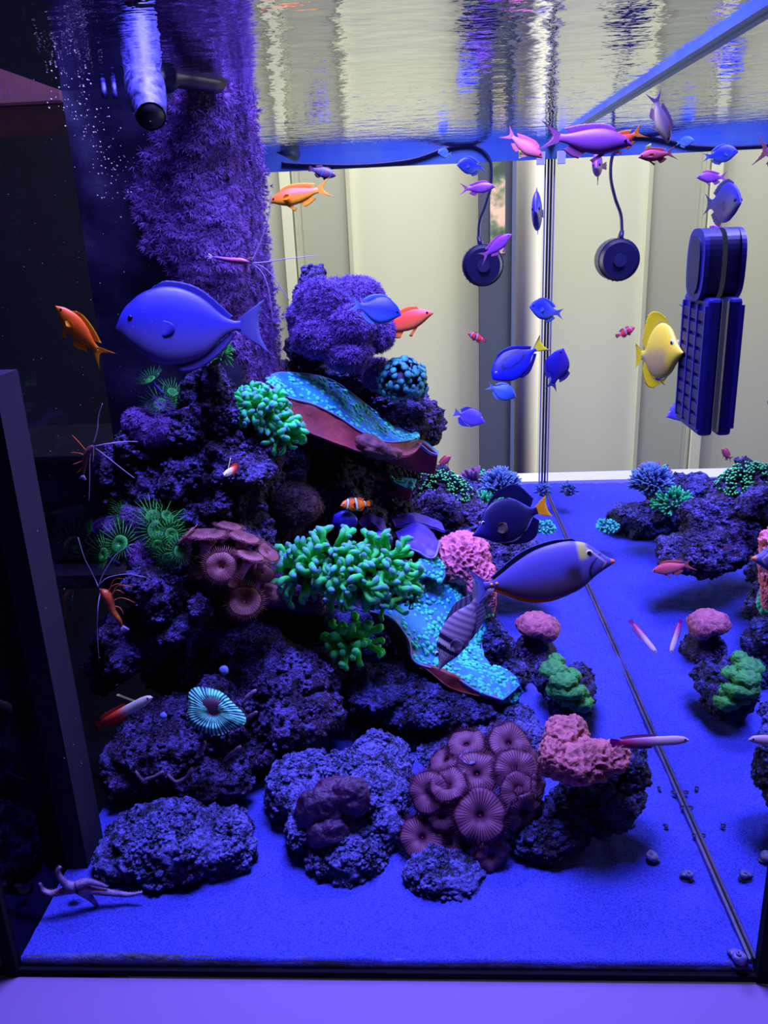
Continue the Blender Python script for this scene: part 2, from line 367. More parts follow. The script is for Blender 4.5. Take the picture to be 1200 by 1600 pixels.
def rock(label, lobes, mat, name='reef_rock', rough=.35, sub=5, group=None, knobs=900, **kw):
    """lobes: (px, py, Y, rx px, ry px, ry metres, tilt)"""
    vs = []; fs = []
    c0 = at(*lobes[0][:3])
    for i, l in enumerate(lobes):
        px, py, Y, rx, ry, rd = l[:6]; tilt = l[6] if len(l) > 6 else 0
        s = mpp(px, py, Y); a, f = lump(at(px, py, Y), (rx*s, rd, ry*s), (0, tilt, 0), seed=px*.13+i, rough=rough, sub=sub, **kw)
        A = np.array([tuple(v-c0) for v in a]); n0 = len(vs); vs += A.tolist(); fs += [tuple(k+n0 for k in q) for q in f]
        # crust of small nodules, clustered, sunk into the stone
        ctr = A.mean(0); n_ = int(knobs*(rx*ry/2500.0)**.8); V1, F1 = ico(1); V1 = np.array(V1); F1 = np.array(F1)
        pick = RNG.integers(0, len(A), n_*2); P_ = A[pick]
        keep = np.array([noise.noise(Vector(p)*42) > -.12 for p in P_]); P_ = P_[keep][:n_]; k_ = len(P_)
        if k_:
            out = P_-ctr; out /= np.linalg.norm(out, axis=1)[:, None]; r_ = RNG.gamma(3.0, .00055, k_)[:, None]+.0006
            Vk = (P_+out*r_*.1)[:, None, :]+V1[None]*r_[:, :, None]*RNG.uniform(.6, 1.25, (k_, len(V1), 1))
            n0 = len(vs); vs += Vk.reshape(-1, 3).tolist(); fs += (F1[None]+(np.arange(k_)*len(V1))[:, None, None]+n0).reshape(-1, 3).tolist()
    o = mobj(name, vs, fs, mat); o.location = c0
    return tag(o, label, 'rock', group)

def sample(o, n, cond=None):
    """random points and normals on a mesh object, in world space"""
    me = o.data; mw = o.matrix_world if o.parent else Matrix.Translation(o.location)
    nf = len(me.polygons); ar = np.empty(nf); me.polygons.foreach_get('area', ar)
    c = np.empty(nf*3); me.polygons.foreach_get('center', c); c = c.reshape(-1, 3)
    nn = np.empty(nf*3); me.polygons.foreach_get('normal', nn); nn = nn.reshape(-1, 3)
    loc = np.array(o.location)
    P = c+loc
    if cond is not None: ar = ar*np.array([1.0 if cond(Vector(p), Vector(q)) else 0 for p, q in zip(P, nn)])
    idx = RNG.choice(nf, n, p=ar/ar.sum())
    jit = RNG.normal(0, 1, (n, 3))*np.sqrt(ar[idx])[:, None]*.4
    return P[idx]+jit, nn[idx]
def tufts(name, P, Nn, size, arms, c0, c1, parent=None, lift=1.0, width=.16, var=.3, mat=None):
    """star shaped tufts: narrow curved arms fanning from every point"""
    n = len(P); vs = []; fs = []; cs = []
    P = np.asarray(P); Nn = np.asarray(Nn); Nn = Nn/np.linalg.norm(Nn, axis=1)[:, None]
    a = np.cross(Nn, [.3, .2, .9]); a /= np.linalg.norm(a, axis=1)[:, None]; b_ = np.cross(Nn, a)
    S = size*(1+RNG.uniform(-var, var, n)); ph = RNG.uniform(0, 6.28, n)
    k0 = 0; V = []; C = []; Fc = []
    c0 = np.array(c0); c1 = np.array(c1); tone = RNG.uniform(.7, 1.15, n)
    for k in range(arms):
        th = ph+2*math.pi*k/arms+RNG.normal(0, .2, n); d = a*np.cos(th)[:, None]+b_*np.sin(th)[:, None]; w = np.cross(Nn, d)
        s = S[:, None]; up = lift*RNG.uniform(.7, 1.3, n)[:, None]
        base = P; q0 = base-w*width*s*.5; q1 = base+w*width*s*.5
        m0 = base+d*s*.35+Nn*s*up*.7; m1 = m0+w*width*s*.8; m0 = m0-w*width*s*.3
        tip = base+d*s*1.0+Nn*s*up
        V.append(np.stack([q0, q1, m1, m0, tip], 1))
        C.append(np.stack([c0[None]*tone[:, None]]*2+[((c0+c1)/2)[None]*tone[:, None]]*2+[c1[None]*tone[:, None]], 1))
    V = np.concatenate(V).reshape(-1, 3); C = np.concatenate(C).reshape(-1, 3); k = len(V)//5
    i = np.arange(k)*5
    f4 = np.stack([i, i+1, i+2, i+3], 1).tolist(); f3 = np.stack([i+3, i+2, i+4], 1).tolist()
    o = mobj(name, V, f4+f3, mat or POLY, parent, cols=C, smoothed=False); o['kind'] = 'stuff'
    return o

# ------------------------------------------------------------------ fish
SPEC = {}
def resamp(prof, n):
    P = np.array(prof); t = P[:, 0]; out = []
    x0, x1 = t[0], t[-1]
    u = (1-np.cos(np.linspace(0, math.pi, n)))/2*(x1-x0)+x0
    # smooth interpolation: cubic hermite with finite differences
    res = [u]
    for c in range(1, P.shape[1]):
        y = P[:, c]; mslope = np.gradient(y, t); k = np.clip(np.searchsorted(t, u)-1, 0, len(t)-2)
        h = t[k+1]-t[k]; s = (u-t[k])/h
        res.append((2*s**3-3*s**2+1)*y[k]+(s**3-2*s**2+s)*h*mslope[k]+(-2*s**3+3*s**2)*y[k+1]+(s**3-s**2)*h*mslope[k+1])
    return np.stack(res, 1)
def body_mesh(prof, col, n=40, m_=24):
    R = resamp(prof, n); vs = []; cs = []
    for x, top_, bt, w in R:
        zc = (top_+bt)/2; h = max((top_-bt)/2, .0015); w = max(w, .0012)
        for k in range(m_):
            a = 2*math.pi*k/m_; s, c = math.sin(a), math.cos(a)
            y = w*math.copysign(abs(c)**.85, c)*(1-.25*max(0, s)**2); z = zc+h*s
            vs.append((-x, y, z)); cs.append(col(x, s, z))
    fs = [(i*m_+k, (i+1)*m_+k, (i+1)*m_+(k+1) % m_, i*m_+(k+1) % m_) for i in range(n-1) for k in range(m_)]
    fs += [tuple(range(m_)), tuple((n-1)*m_+k for k in range(m_))[::-1]]
    return vs, fs, cs
def fin_mesh(base, tip, col, n=18, r=4, pleat=.004, thick=.003, off=(0, 0, 0), out=0):
    """ruled fin between a base line and a tip line (x,z pairs), rays pleated; both faces, real thickness"""
    B = crom([(-p[0], 0, p[1]) for p in base], n); Tt = crom([(-p[0], 0, p[1]) for p in tip], n)
    vs = []; cs = []
    for side in (1, -1):
        for i in range(n):
            for j in range(r+1):
                t = j/r; p = B[i].lerp(Tt[i], t)
                y = (pleat*(1 if i % 2 else -1)*t) + side*thick*(1-.85*t)*.5 + out*t
                vs.append((p.x+off[0], y+off[1], p.z+off[2])); cs.append(col(i/(n-1), t))
    fs = []; m_ = n*(r+1)
    g = lambda i, j, s: s*m_+i*(r+1)+j
    for i in range(n-1):
        for j in range(r):
            fs.append((g(i, j, 0), g(i+1, j, 0), g(i+1, j+1, 0), g(i, j+1, 0))); fs.append((g(i, j, 1), g(i, j+1, 1), g(i+1, j+1, 1), g(i+1, j, 1)))
        fs.append((g(i, r, 0), g(i+1, r, 0), g(i+1, r, 1), g(i, r, 1)))
    return vs, fs, cs
def eye_mesh(x, z, y, r, fl=.5):
    V, Fs = ico(2); vs = []; fs = []
    for s in (1, -1):
        n0 = len(vs); vs += [(-x+v.x*r, s*y+v.y*r*fl, z+v.z*r) for v in V]; fs += [tuple(k+n0 for k in f) for f in Fs]
    return vs, fs
def fish(label, kind, nose, tail, group=None, roll=0, cat='fish', up=None):
    """nose and tail tip: (px, py, Y)"""
    a, b_ = at(*nose), at(*tail); L_ = (a-b_).length; X = (a-b_).normalized()
    u = Vector(UP) if up is None else (RT*up[0]+UP*up[1])
    Z = (u-X*u.dot(X)).normalized(); Yv = Z.cross(X)
    if roll: Z, Yv = Z*math.cos(roll)+Yv*math.sin(roll), Yv*math.cos(roll)-Z*math.sin(roll)
    M = Matrix(((X.x, Yv.x, Z.x, a.x), (X.y, Yv.y, Z.y, a.y), (X.z, Yv.z, Z.z, a.z), (0, 0, 0, 1))) @ Matrix.Diagonal((L_, L_, L_, 1))
    root = bpy.data.objects.new(SPEC[kind]['name'], None); root.empty_display_size = .01; COL.objects.link(root); root.matrix_world = M
    tag(root, label, cat, group)
    S = SPEC[kind]
    if 'meshes' not in S:
        S['meshes'] = []
        for (nm, mesh, mat, sub) in S['build']():
            vs, fs = mesh[0], mesh[1]; cs = mesh[2] if len(mesh) > 2 else None
            o = mobj(nm, vs, fs, mat, root, cols=cs); S['meshes'].append((nm, o.data))
    else:
        for nm, me in S['meshes']: link(bpy.data.objects.new(nm, me), root)
    return root
def species(key, name, prof, col, fins, eye, n=40, m_=24, extra=None, ring=True):
    ex, ez, ey, er = eye
    P_ = resamp(prof, 200); q = P_[int(np.argmin(abs(P_[:, 0]-ex)))]; zc = (q[1]+q[2])/2; hh = (q[1]-q[2])/2; sn = max(-.95, min(.95, (ez-zc)/hh))
    ey = q[3]*math.cos(math.asin(sn))**.85*(1-.25*max(0, sn)**2)
    def build():
        out = [('body', body_mesh(prof, col, n, m_), FISH, None)]
        for f in fins: out.append((f[0], fin_mesh(f[1], f[2], f[3], **(f[4] if len(f) > 4 else {})), FINM, None))
        if ring: out.append(('eye_ring', eye_mesh(ex, ez, ey, er*1.45, .28), EYER, None))
        out.append(('eye', eye_mesh(ex, ez, ey+er*.15, er, .5), EYE, None))
        if extra: out += extra()
        return out
    SPEC[key] = dict(name=name, build=build)
P_TANG = [(0, .0, -.01, .004), (.03, .075, -.055, .025), (.12, .185, -.15, .05), (.27, .262, -.245, .062), (.42, .262, -.25, .058), (.58, .185, -.19, .042), (.72, .06, -.065, .022), (.78, .032, -.034, .012), (.82, .034, -.036, .008)]
P_ANTH = [(0, .0, -.01, .006), (.06, .055, -.035, .03), (.16, .105, -.085, .05), (.3, .135, -.13, .058), (.45, .12, -.125, .052), (.6, .075, -.085, .036), (.7, .045, -.05, .02), (.76, .04, -.042, .012)]
P_CHRO = [(0, .0, -.01, .008), (.06, .075, -.05, .035), (.18, .155, -.13, .06), (.34, .2, -.19, .07), (.5, .175, -.17, .06), (.64, .095, -.1, .038), (.74, .05, -.055, .02), (.79, .048, -.05, .012)]
P_CLWN = [(0, .0, -.01, .012), (.06, .07, -.05, .045), (.18, .13, -.11, .075), (.36, .165, -.155, .08), (.54, .145, -.14, .065), (.68, .09, -.095, .04), (.78, .062, -.066, .024), (.82, .06, -.062, .016)]
P_FIRE = [(0, .0, -.01, .008), (.04, .035, -.028, .024), (.12, .055, -.05, .034), (.3, .062, -.06, .036), (.5, .06, -.056, .032), (.7, .05, -.046, .022), (.84, .036, -.034, .012), (.87, .034, -.032, .01)]
P_NASO = [(0, .002, -.016, .01), (.025, .018, -.028, .02), (.08, .07, -.05, .03), (.14, .125, -.075, .04), (.22, .15, -.115, .052), (.36, .155, -.145, .058), (.5, .135, -.14, .052), (.64, .085, -.10, .038), (.74, .04, -.048, .02), (.8, .018, -.022, .012), (.85, .022, -.024, .01)]
P_ZEB = [(0, .0, -.015, .006), (.05, .03, -.04, .018), (.12, .085, -.085, .034), (.22, .2, -.165, .048), (.35, .26, -.215, .055), (.5, .255, -.215, .05), (.64, .175, -.16, .036), (.75, .055, -.06, .016), (.8, .04, -.042, .01), (.84, .042, -.044, .008)]
def fade(c0, c1): return lambda s, t: mix(c0, c1, t)
def lunate(x0, x1, h, hb, notch, c0, c1, name='tail_fin'):
    return (name, [(x0, hb), (x0, 0), (x0, -hb)], [(x1, h), (x1-notch*.75, h*.5), (x1-notch, 0), (x1-notch*.75, -h*.5), (x1, -h)], fade(c0, c1), dict(n=17, r=5))
BL1, BL2 = T(28, 34, 240), T(62, 66, 225)
# big blurred blue tang
species('tang', 'blue_tang', P_TANG, lambda x, s, z: mix(mix(T(30, 30, 215), T(95, 90, 225), smooth(.3, -.9, s)), T(40, 45, 190), smooth(.12, .0, x)*.6),
    [lunate(.79, 1, .19, .034, .06, T(60, 60, 215), T(95, 100, 225)),
     ('dorsal_fin', [(.2, .22), (.32, .26), (.5, .225), (.74, .045)], [(.26, .275), (.36, .31), (.56, .255), (.77, .065)], fade(T(35, 30, 200), T(45, 42, 190)), dict(n=24)),
     ('anal_fin', [(.34, -.25), (.46, -.235), (.62, -.15), (.75, -.045)], [(.42, -.31), (.54, -.28), (.68, -.18), (.78, -.06)], fade(T(60, 55, 205), T(80, 76, 220)), dict(n=20)),
     ('pectoral_fin', [(.25, .0), (.252, -.015), (.25, -.03)], [(.31, .03), (.37, .01), (.385, -.03), (.36, -.07), (.31, -.08)], fade(T(36, 38, 225), T(44, 46, 220)), dict(n=13, pleat=.001, off=(0, .056, 0), out=.006))],
    (.1, .055, .034, .016), ring=False)
def anthias(key, name, back, belly, fin0, fin1, tip):
    species(key, name, P_ANTH, lambda x, s, z: mix(mix(back, belly, smooth(.2, -.8, s)), fin0, smooth(.68, .76, x)*.7),
    [('tail_fin', [(.74, .038), (.74, 0), (.74, -.038)], [(1.0, .17), (.90, .085), (.84, 0), (.90, -.085), (1.0, -.17)], lambda s, t: mix(fin0, mix(fin1, tip, abs(s-.5)*2), t), dict(n=17, r=5)),
     ('dorsal_fin', [(.18, .11), (.3, .13), (.5, .105), (.66, .06)], [(.22, .16), (.34, .19), (.55, .165), (.74, .11)], fade(back, fin1), dict(n=20)),
     ('anal_fin', [(.46, -.12), (.55, -.1), (.64, -.07)], [(.52, -.2), (.6, -.18), (.71, -.12)], fade(belly, fin1), dict(n=10)),
     ('pelvic_fin', [(.24, -.11), (.3, -.12)], [(.36, -.23), (.4, -.2)], fade(belly, fin1), dict(n=6)),
     ('pectoral_fin', [(.22, .0), (.222, -.02), (.22, -.04)], [(.28, .02), (.34, .0), (.35, -.03), (.33, -.06), (.28, -.07)], fade(belly, fin1), dict(n=8, off=(0, .05, 0), out=.05))],
    (.075, .02, .034, .017), ring=False)
anthias('anth_orange', 'orange_anthias', T(255, 95, 30), T(255, 150, 30), T(255, 150, 20), T(225, 165, 30), T(210, 160, 60))
anthias('anth_red', 'red_anthias', T(240, 70, 60), T(235, 110, 80), T(225, 130, 40), T(215, 140, 60), T(200, 140, 90))
anthias('anth_purple', 'purple_anthias', T(135, 60, 250), T(150, 85, 235), T(160, 80, 225), T(175, 100, 200), T(160, 110, 200))
anthias('anth_pink', 'pink_anthias', T(190, 78, 135), T(180, 100, 150), T(175, 85, 140), T(190, 100, 130), T(170, 100, 150))
anthias('anth_grey', 'grey_anthias', T(120, 100, 170), T(190, 170, 185), T(130, 105, 185), T(110, 90, 190), T(100, 80, 180))
P_CHRO = [(a, b_*1.28, c_*1.28, d_) for a, b_, c_, d_ in P_CHRO]
def chromis(key, name, a, b_, f):
    species(key, name, P_CHRO, lambda x, s, z: mix(a, b_, smooth(.1, -.9, s)),
    [('tail_fin', [(.77, .046), (.77, 0), (.77, -.046)], [(1.0, .14), (.93, .08), (.88, 0), (.93, -.08), (1.0, -.14)], fade(b_, f), dict(n=15, r=4)),
     ('dorsal_fin', [(.2, .2), (.36, .245), (.55, .18), (.68, .1)], [(.26, .26), (.42, .30), (.62, .25), (.76, .14)], fade(a, f), dict(n=18)),
     ('anal_fin', [(.44, -.23), (.56, -.18), (.68, -.1)], [(.5, -.30), (.64, -.25), (.76, -.14)], fade(b_, f), dict(n=12)),
     ('pectoral_fin', [(.24, -.01), (.242, -.03), (.24, -.05)], [(.31, .02), (.36, .0), (.37, -.04), (.35, -.08), (.30, -.09)], fade(b_, f), dict(n=11, pleat=.002, off=(0, .055, 0), out=.03))],
    (.085, .03, .044, .022), ring=False)
chromis('chro_blue', 'blue_chromis', T(20, 40, 255), T(60, 90, 245), T(90, 120, 235))
chromis('chro_violet', 'violet_damselfish', T(45, 40, 235), T(75, 60, 225), T(90, 90, 225))
chromis('chro_light', 'light_blue_chromis', T(40, 80, 255), T(70, 110, 250), T(100, 130, 240))
P_NASO = [(a, b_*(1+.16*smooth(.02, .3, a)), c_*(1+.16*smooth(.02, .3, a)), d_) for a, b_, c_, d_ in P_NASO]
P_CLWN = [(a, b_*1.2, c_*1.2, d_) for a, b_, c_, d_ in P_CLWN]
# regal tang with dark palette mark
def reg(x, s, z):
    d = math.hypot((x-.42)/.2, (z-.05)/.075); loop = smooth(.35, .0, abs(d-1.0)) if x > .2 else 0
    line = smooth(.03, .01, abs(z-.10-.04*math.sin(x*4)))*(1 if .15 < x < .78 else 0)
    return mix(T(20, 30, 245), T(8, 8, 70), max(loop, line, smooth(.18, .24, z)))
species('regal', 'regal_tang', [(p[0], p[1]*.86, p[2]*.86, p[3]) for p in P_TANG], reg,
    [('tail_fin', [(.79, .03), (.79, 0), (.79, -.03)], [(1.0, .15), (.96, .07), (.95, 0), (.96, -.07), (1.0, -.15)], lambda s, t: mix(T(235, 220, 60), T(10, 10, 80), smooth(.3, .5, abs(s-.5))), dict(n=17, r=4)),
     ('dorsal_fin', [(.16, .18), (.3, .225), (.5, .195), (.75, .04)], [(.2, .22), (.34, .28), (.56, .24), (.79, .075)], fade(T(10, 12, 120), T(20, 30, 200)), dict(n=24)),
     ('anal_fin', [(.34, -.21), (.48, -.195), (.64, -.12), (.75, -.04)], [(.4, -.26), (.54, -.245), (.68, -.16), (.79, -.07)], fade(T(20, 25, 200), T(10, 12, 120)), dict(n=20))],
    (.1, .04, .034, .014), n=70, m_=48)
def clown(key, name, o1, wh, bk):
    def c(x, s, z):
        for a, w in ((.2, .028), (.48, .03), (.76, .018)):
            e = abs(x-a-.03*s*(1 if a < .4 else -.6)); 
            if e < w: return wh
            if e < w+.018: return bk
        return mix(o1, bk, smooth(.5, 1.0, s)*.8 if x > .22 else 0)
    rim = lambda s, t: mix(o1, bk, smooth(.55, .75, t))
    species(key, name, P_CLWN, c, [('tail_fin', [(.8, .058), (.8, 0), (.8, -.058)], [(.96, .11), (1, .05), (1, 0), (1, -.05), (.96, -.11)], rim, dict(n=13)),
     ('dorsal_fin', [(.22, .13), (.36, .155), (.55, .135), (.7, .08)], [(.24, .2), (.38, .23), (.48, .19), (.6, .235), (.78, .16)], rim, dict(n=22)),
     ('anal_fin', [(.5, -.14), (.6, -.11), (.7, -.08)], [(.54, -.22), (.66, -.23), (.76, -.14)], rim, dict(n=12)),
     ('pelvic_fin', [(.26, -.13), (.33, -.145)], [(.36, -.25), (.44, -.22)], rim, dict(n=8)),
     ('pectoral_fin', [(.27, .01), (.27, -.06)], [(.4, .05), (.42, -.12)], rim, dict(n=10, off=(0, .075, 0), out=.06))], (.09, .03, .05, .024), n=90, m_=24)
clown('clown', 'clownfish', T(255, 110, 30), T(190, 200, 245), T(12, 10, 40))
clown('clown_far', 'clownfish', T(90, 60, 130), T(50, 90, 255), T(70, 30, 90))
clown('clown_red', 'clownfish', T(220, 50, 70), T(150, 150, 230), T(90, 60, 130))
def firefish(key, name, head, mid, tail, fin, spike):
    fins = [('tail_fin', [(.85, .032), (.85, 0), (.85, -.032)], [(.98, .06), (1, .03), (1.0, 0), (1, -.03), (.98, -.06)], fade(tail, fin), dict(n=13)),
     ('dorsal_fin', [(.4, .055), (.55, .055), (.7, .045), (.83, .035)], [(.42, .095), (.57, .10), (.73, .095), (.88, .07)], fade(mid, fin), dict(n=22)),
     ('anal_fin', [(.45, -.052), (.6, -.048), (.82, -.032)], [(.48, -.09), (.64, -.095), (.87, -.065)], fade(mid, fin), dict(n=20)),
     ('pectoral_fin', [(.16, .01), (.16, -.02)], [(.25, .02), (.25, -.035)], fade(head, head), dict(n=6, off=(0, .036, 0), out=.02))]
    if spike: fins.append(('dorsal_spine', [(.24, .05), (.28, .052)], [(.44, .235), (.48, .225)], fade(T(210, 220, 230), T(230, 235, 240)), dict(n=4, pleat=.001, r=6)))
    species(key, name, P_FIRE, lambda x, s, z: mix(mix(head, mid, smooth(.35, .6, x)), tail, smooth(.55, .85, x)), fins, (.05, .01, .024, .014), ring=spike)
firefish('fire_red', 'firefish', T(190, 185, 245), T(235, 70, 70), T(110, 20, 50), T(150, 30, 60), True)
firefish('fire_purple', 'purple_firefish', T(165, 140, 215), T(150, 95, 190), T(150, 20, 110), T(75, 15, 170), False)
# naso: grey violet body, black mask lines, yellow forehead, orange tail spines
def nas(x, s, z):
    c = mix(T(72, 66, 205), T(78, 62, 105), smooth(.15, -.7, s))
    c = mix(c, T(42, 38, 70), smooth(.09, .0, math.hypot((x-.26)/1.1, z+.025)))
    f = smooth(.235, .19, x+z*.1); c = mix(c, T(80, 76, 200), f)
    c = mix(c, T(165, 160, 110), smooth(.04, .015, abs(x-.185))*smooth(.03, .07, z))
    line = x-(.165-.35*(z+.055)**2*20 if z < .06 else 9)
    c = mix(c, T(18, 16, 70), smooth(.012, .004, abs(line)))
    c = mix(c, T(175, 150, 210), smooth(.010, .003, abs(x-(.055+.9*abs(z+.0)))) if x < .16 and z > -.03 else 0)
    c = mix(c, T(210, 110, 60), smooth(.03, .015, x))
    c = mix(c, T(215, 125, 30), smooth(.012, .004, abs(z+(.105-.28*max(0, x-.55)) ))*0)
    return c
def nas_extra():
    o = []
    for nm, px_ in (('tail_spine', .765), ('tail_spine', .80)):
        V, Fs = ico(2); vs = []; fs = []
        for sd in (1, -1):
            n0 = len(vs); vs += [(-px_+v.x*.011, sd*.016+v.y*.007, -.001+v.z*.011) for v in V]; fs += [tuple(k+n0 for k in f) for f in Fs]
        o.append((nm, (vs, fs), plain('spine_orange', T(250, 150, 40), .4), None))
    return o
species('naso', 'naso_tang', P_NASO, nas,
    [lunate(.83, 1, .215, .022, .10, T(62, 60, 245), T(105, 115, 240)),
     ('dorsal_fin', [(.2, .16), (.36, .176), (.55, .136), (.78, .022)], [(.235, .19), (.38, .203), (.58, .166), (.8, .045)], lambda s, t: mix(T(8, 8, 60), T(90, 110, 235), smooth(.85, .98, t)), dict(n=30, pleat=.0015, r=8)),
     ('anal_fin', [(.3, -.155), (.45, -.165), (.6, -.13), (.78, -.025)], [(.33, -.168), (.47, -.184), (.62, -.152), (.8, -.045)], fade(T(215, 120, 30), T(190, 105, 40)), dict(n=26, pleat=.0015)),
     ('pectoral_fin', [(.24, -.01), (.25, -.05)], [(.33, -.01), (.34, -.085)], fade(T(60, 52, 120), T(70, 62, 150)), dict(n=10, off=(0, .05, 0), out=.04))],
    (.145, .078, .038, .016), n=130, m_=64, extra=nas_extra)
def zebra(key, name, col, fc, tailc, pecc, stripes=False, hi=1.0):
    species(key, name, P_ZEB, col,
    [(n_, [(a, z*(SLIM if n_[0] in 'dap' and n_ != 'pectoral_fin' else 1)) for a, z in b_], [(a, z*(SLIM*.8 if n_[0] in 'dap' and n_ != 'pectoral_fin' else 1)) for a, z in t_], c_, k_) for n_, b_, t_, c_, k_ in [('tail_fin', [(.82, .04), (.82, 0), (.82, -.04)], [(1.0, .13), (.975, .06), (.97, 0), (.975, -.06), (1.0, -.13)], fade(tailc, tailc), dict(n=15)),
     ('dorsal_fin', [(.24, .19), (.4, .255), (.58, .21), (.77, .05)], [(.34, .35*hi), (.52, .42*hi), (.7, .40*hi), (.84, .16)], fc, dict(n=40, pleat=.004, r=8)),
     ('anal_fin', [(.36, -.2), (.5, -.21), (.64, -.15), (.77, -.05)], [(.44, -.30), (.6, -.34), (.74, -.3), (.83, -.14)], fc, dict(n=30, pleat=.003, r=6)),
     ('pelvic_fin', [(.28, -.18), (.33, -.19)], [(.37, -.3), (.42, -.27)], fc, dict(n=6)),
     ('pectoral_fin', [(.27, .0), (.272, -.025), (.27, -.05)], [(.33, .03), (.39, .01), (.4, -.04), (.38, -.09), (.32, -.1)], fade(pecc, pecc), dict(n=13, pleat=.002, off=(0, .045, 0), out=.03))]],
    (.155, .085, .03, .017), n=120 if stripes else 50, m_=64 if stripes else 32)
SLIM = 1/.9; 
zebra('yellow', 'yellow_tang', lambda x, s, z: mix(T(225, 205, 75), T(185, 165, 120), smooth(.3, -.2, s)*smooth(.16, .3, x)*smooth(1.0, .7, abs(s))), lambda s, t: mix(T(235, 215, 20), T(225, 205, 60), .5+.5*math.sin(s*110)), T(230, 215, 60), T(200, 190, 140))
zebra('violet', 'violet_tang', lambda x, s, z: mix(T(62, 48, 235), T(80, 70, 230), smooth(.2, -.8, s)), lambda s, t: mix(T(50, 36, 215), T(60, 60, 235), t), T(90, 90, 235), T(80, 70, 230), hi=.72)
zebra('purple_t', 'purple_tang', lambda x, s, z: mix(T(14, 10, 92), T(28, 22, 150), smooth(.25, .1, x)), lambda s, t: mix(T(12, 10, 85), T(6, 10, 100), t), T(235, 170, 40), T(95, 80, 110), hi=1.0)
def sail(x, s, z):
    if x < .28:
        d = math.sin(x*260)*math.sin(z*260+x*40); c = mix(T(60, 45, 150), T(190, 190, 240), smooth(-.1, .35, d))
    else:
        c = mix(T(95, 75, 170), T(150, 135, 205), .5+.5*math.sin((x+z*.12)*95))
    for a, w, k in ((.24, .022, T(18, 14, 50)), (.34, .02, T(20, 16, 60)), (.29, .016, T(170, 170, 225))):
        if abs(x-a-.04*z) < w: c = k
    return c
P_ZEB = [(a, b_*.62, c_*.62, d_) for a, b_, c_, d_ in P_ZEB]
SLIM = .62
zebra('sailfin', 'sailfin_tang', sail, lambda s, t: mix(T(60, 50, 140), T(120, 110, 200), .5+.5*math.sin(s*60)), T(120, 120, 215), T(110, 100, 180), True, hi=.82)

# (label, species, nose, tail, options)
fish('large pale blue tang beside the dark overflow column', 'tang', (181, 512, .17), (418, 508, .2))
fish('orange anthias diving beside the dark side glass', 'anth_orange', (87, 478, .16), (170, 566, .17), up=(.75, .6))
fish('orange anthias with yellow tail by the purple polyp column', 'anth_orange', (421, 316, .42), (521, 291, .42), up=(.1, 1))
fish('tiny banded blue clownfish under the far cable', 'clown_far', (525, 275, 1.0), (482, 263, 1.0))
fish('red anthias passing behind a deep blue chromis', 'anth_red', (677, 489, .50), (572, 522, .52))
fish('deep blue chromis in front of the red anthias', 'chro_blue', (627, 492, .42), (545, 474, .42))
fish('blue chromis just below the blue back rim', 'chro_blue', (714, 258, .80), (760, 262, .82))
fish('small purple anthias below the blue chromis near the rim', 'anth_purple', (774, 292, .80), (717, 296, .82))
fish('purple anthias over the round wavemaker', 'anth_purple', (800, 366, .68), (748, 406, .70), up=(-.4, 1))
fish('tiny light blue chromis touching the back rim', 'chro_light', (684, 239, 1.1), (707, 241, 1.12))
fish('blue tang seen edge on before the steel post', 'chro_violet', (837, 330, .53), (842, 331, .62))
fish('blue chromis in front of the corner seam', 'chro_blue', (827, 479, .57), (881, 491, .59))
fish('regal blue tang with black marking and yellow tail', 'regal', (769, 592, .66), (852, 535, .68), up=(-.35, 1))
fish('blue chromis swimming head up beside the regal tang', 'chro_violet', (880, 544, .66), (860, 611, .67), up=(-.9, .5))
fish('light blue chromis beneath the regal tang', 'chro_light', (806, 621, .72), (760, 602, .73))
fish('small violet tang above the branching corals', 'violet', (759, 660, .9), (709, 644, .92))
fish('tiny red clownfish by the back glass', 'clown_red', (731, 521, 1.22), (760, 533, 1.22))
fish('bright yellow tang beside the magnet cleaner', 'yellow', (1067, 550, .255), (992, 556, .36), up=(-.05, 1))
fish('dark purple tang with yellow tail above the naso', 'purple_t', (738, 836, .31), (858, 790, .35), up=(-.02, 1))
fish('large violet naso tang with orange tail spines', 'naso', (960, 875, .26), (722, 922, .27), up=(-.18, 1))
fish('striped sailfin tang feeding on the cyan plate coral', 'sailfin', (684, 1048, .30), (757, 912, .32), up=(-.86, .5))
fish('orange clownfish with white bands over the cave', 'clown', (532, 790, .42), (582, 786, .44))
fish('red firefish with a white dorsal spine by the low rock', 'fire_red', (238, 1089, .16), (148, 1136, .17), up=(-.35, 1))
fish('small firefish facing out from the rock ledge', 'fire_red', (350, 742, .24), (374, 728, .295), up=(0, 1))
fish('purple firefish above the pink crinkled coral', 'fire_purple', (1077, 1156, .12), (953, 1161, .13))
fish('purple firefish hovering low over the sand', 'fire_purple', (1026, 1021, .30), (984, 969, .34), up=(.6, .8))
fish('small pink anthias behind the long plate coral', 'anth_pink', (705, 713, .80), (680, 732, .82), up=(-.4, 1))
fish('large blurred purple anthias just under the surface', 'anth_purple', (988, 226, .16), (840, 212, .18), up=(.0, 1))
fish('pink anthias descending from the surface', 'anth_pink', (848, 247, .36), (786, 204, .38), up=(.4, 1))
fish('red anthias behind the large purple one', 'anth_red', (936, 236, .24), (1010, 202, .25), up=(.1, 1))
fish('small purple anthias seen head on below the large one', 'anth_purple', (932, 262, .30), (936, 246, .38))
fish('pink anthias near the rim beside the mirrored cable', 'anth_pink', (997, 246, .22), (1058, 238, .23))
fish('grey anthias rising to the water surface', 'anth_grey', (1044, 224, .20), (1020, 140, .21), up=(.9, .2))
fish('pink anthias half hidden behind the naso tang', 'anth_pink', (868, 896, .62), (812, 885, .60))

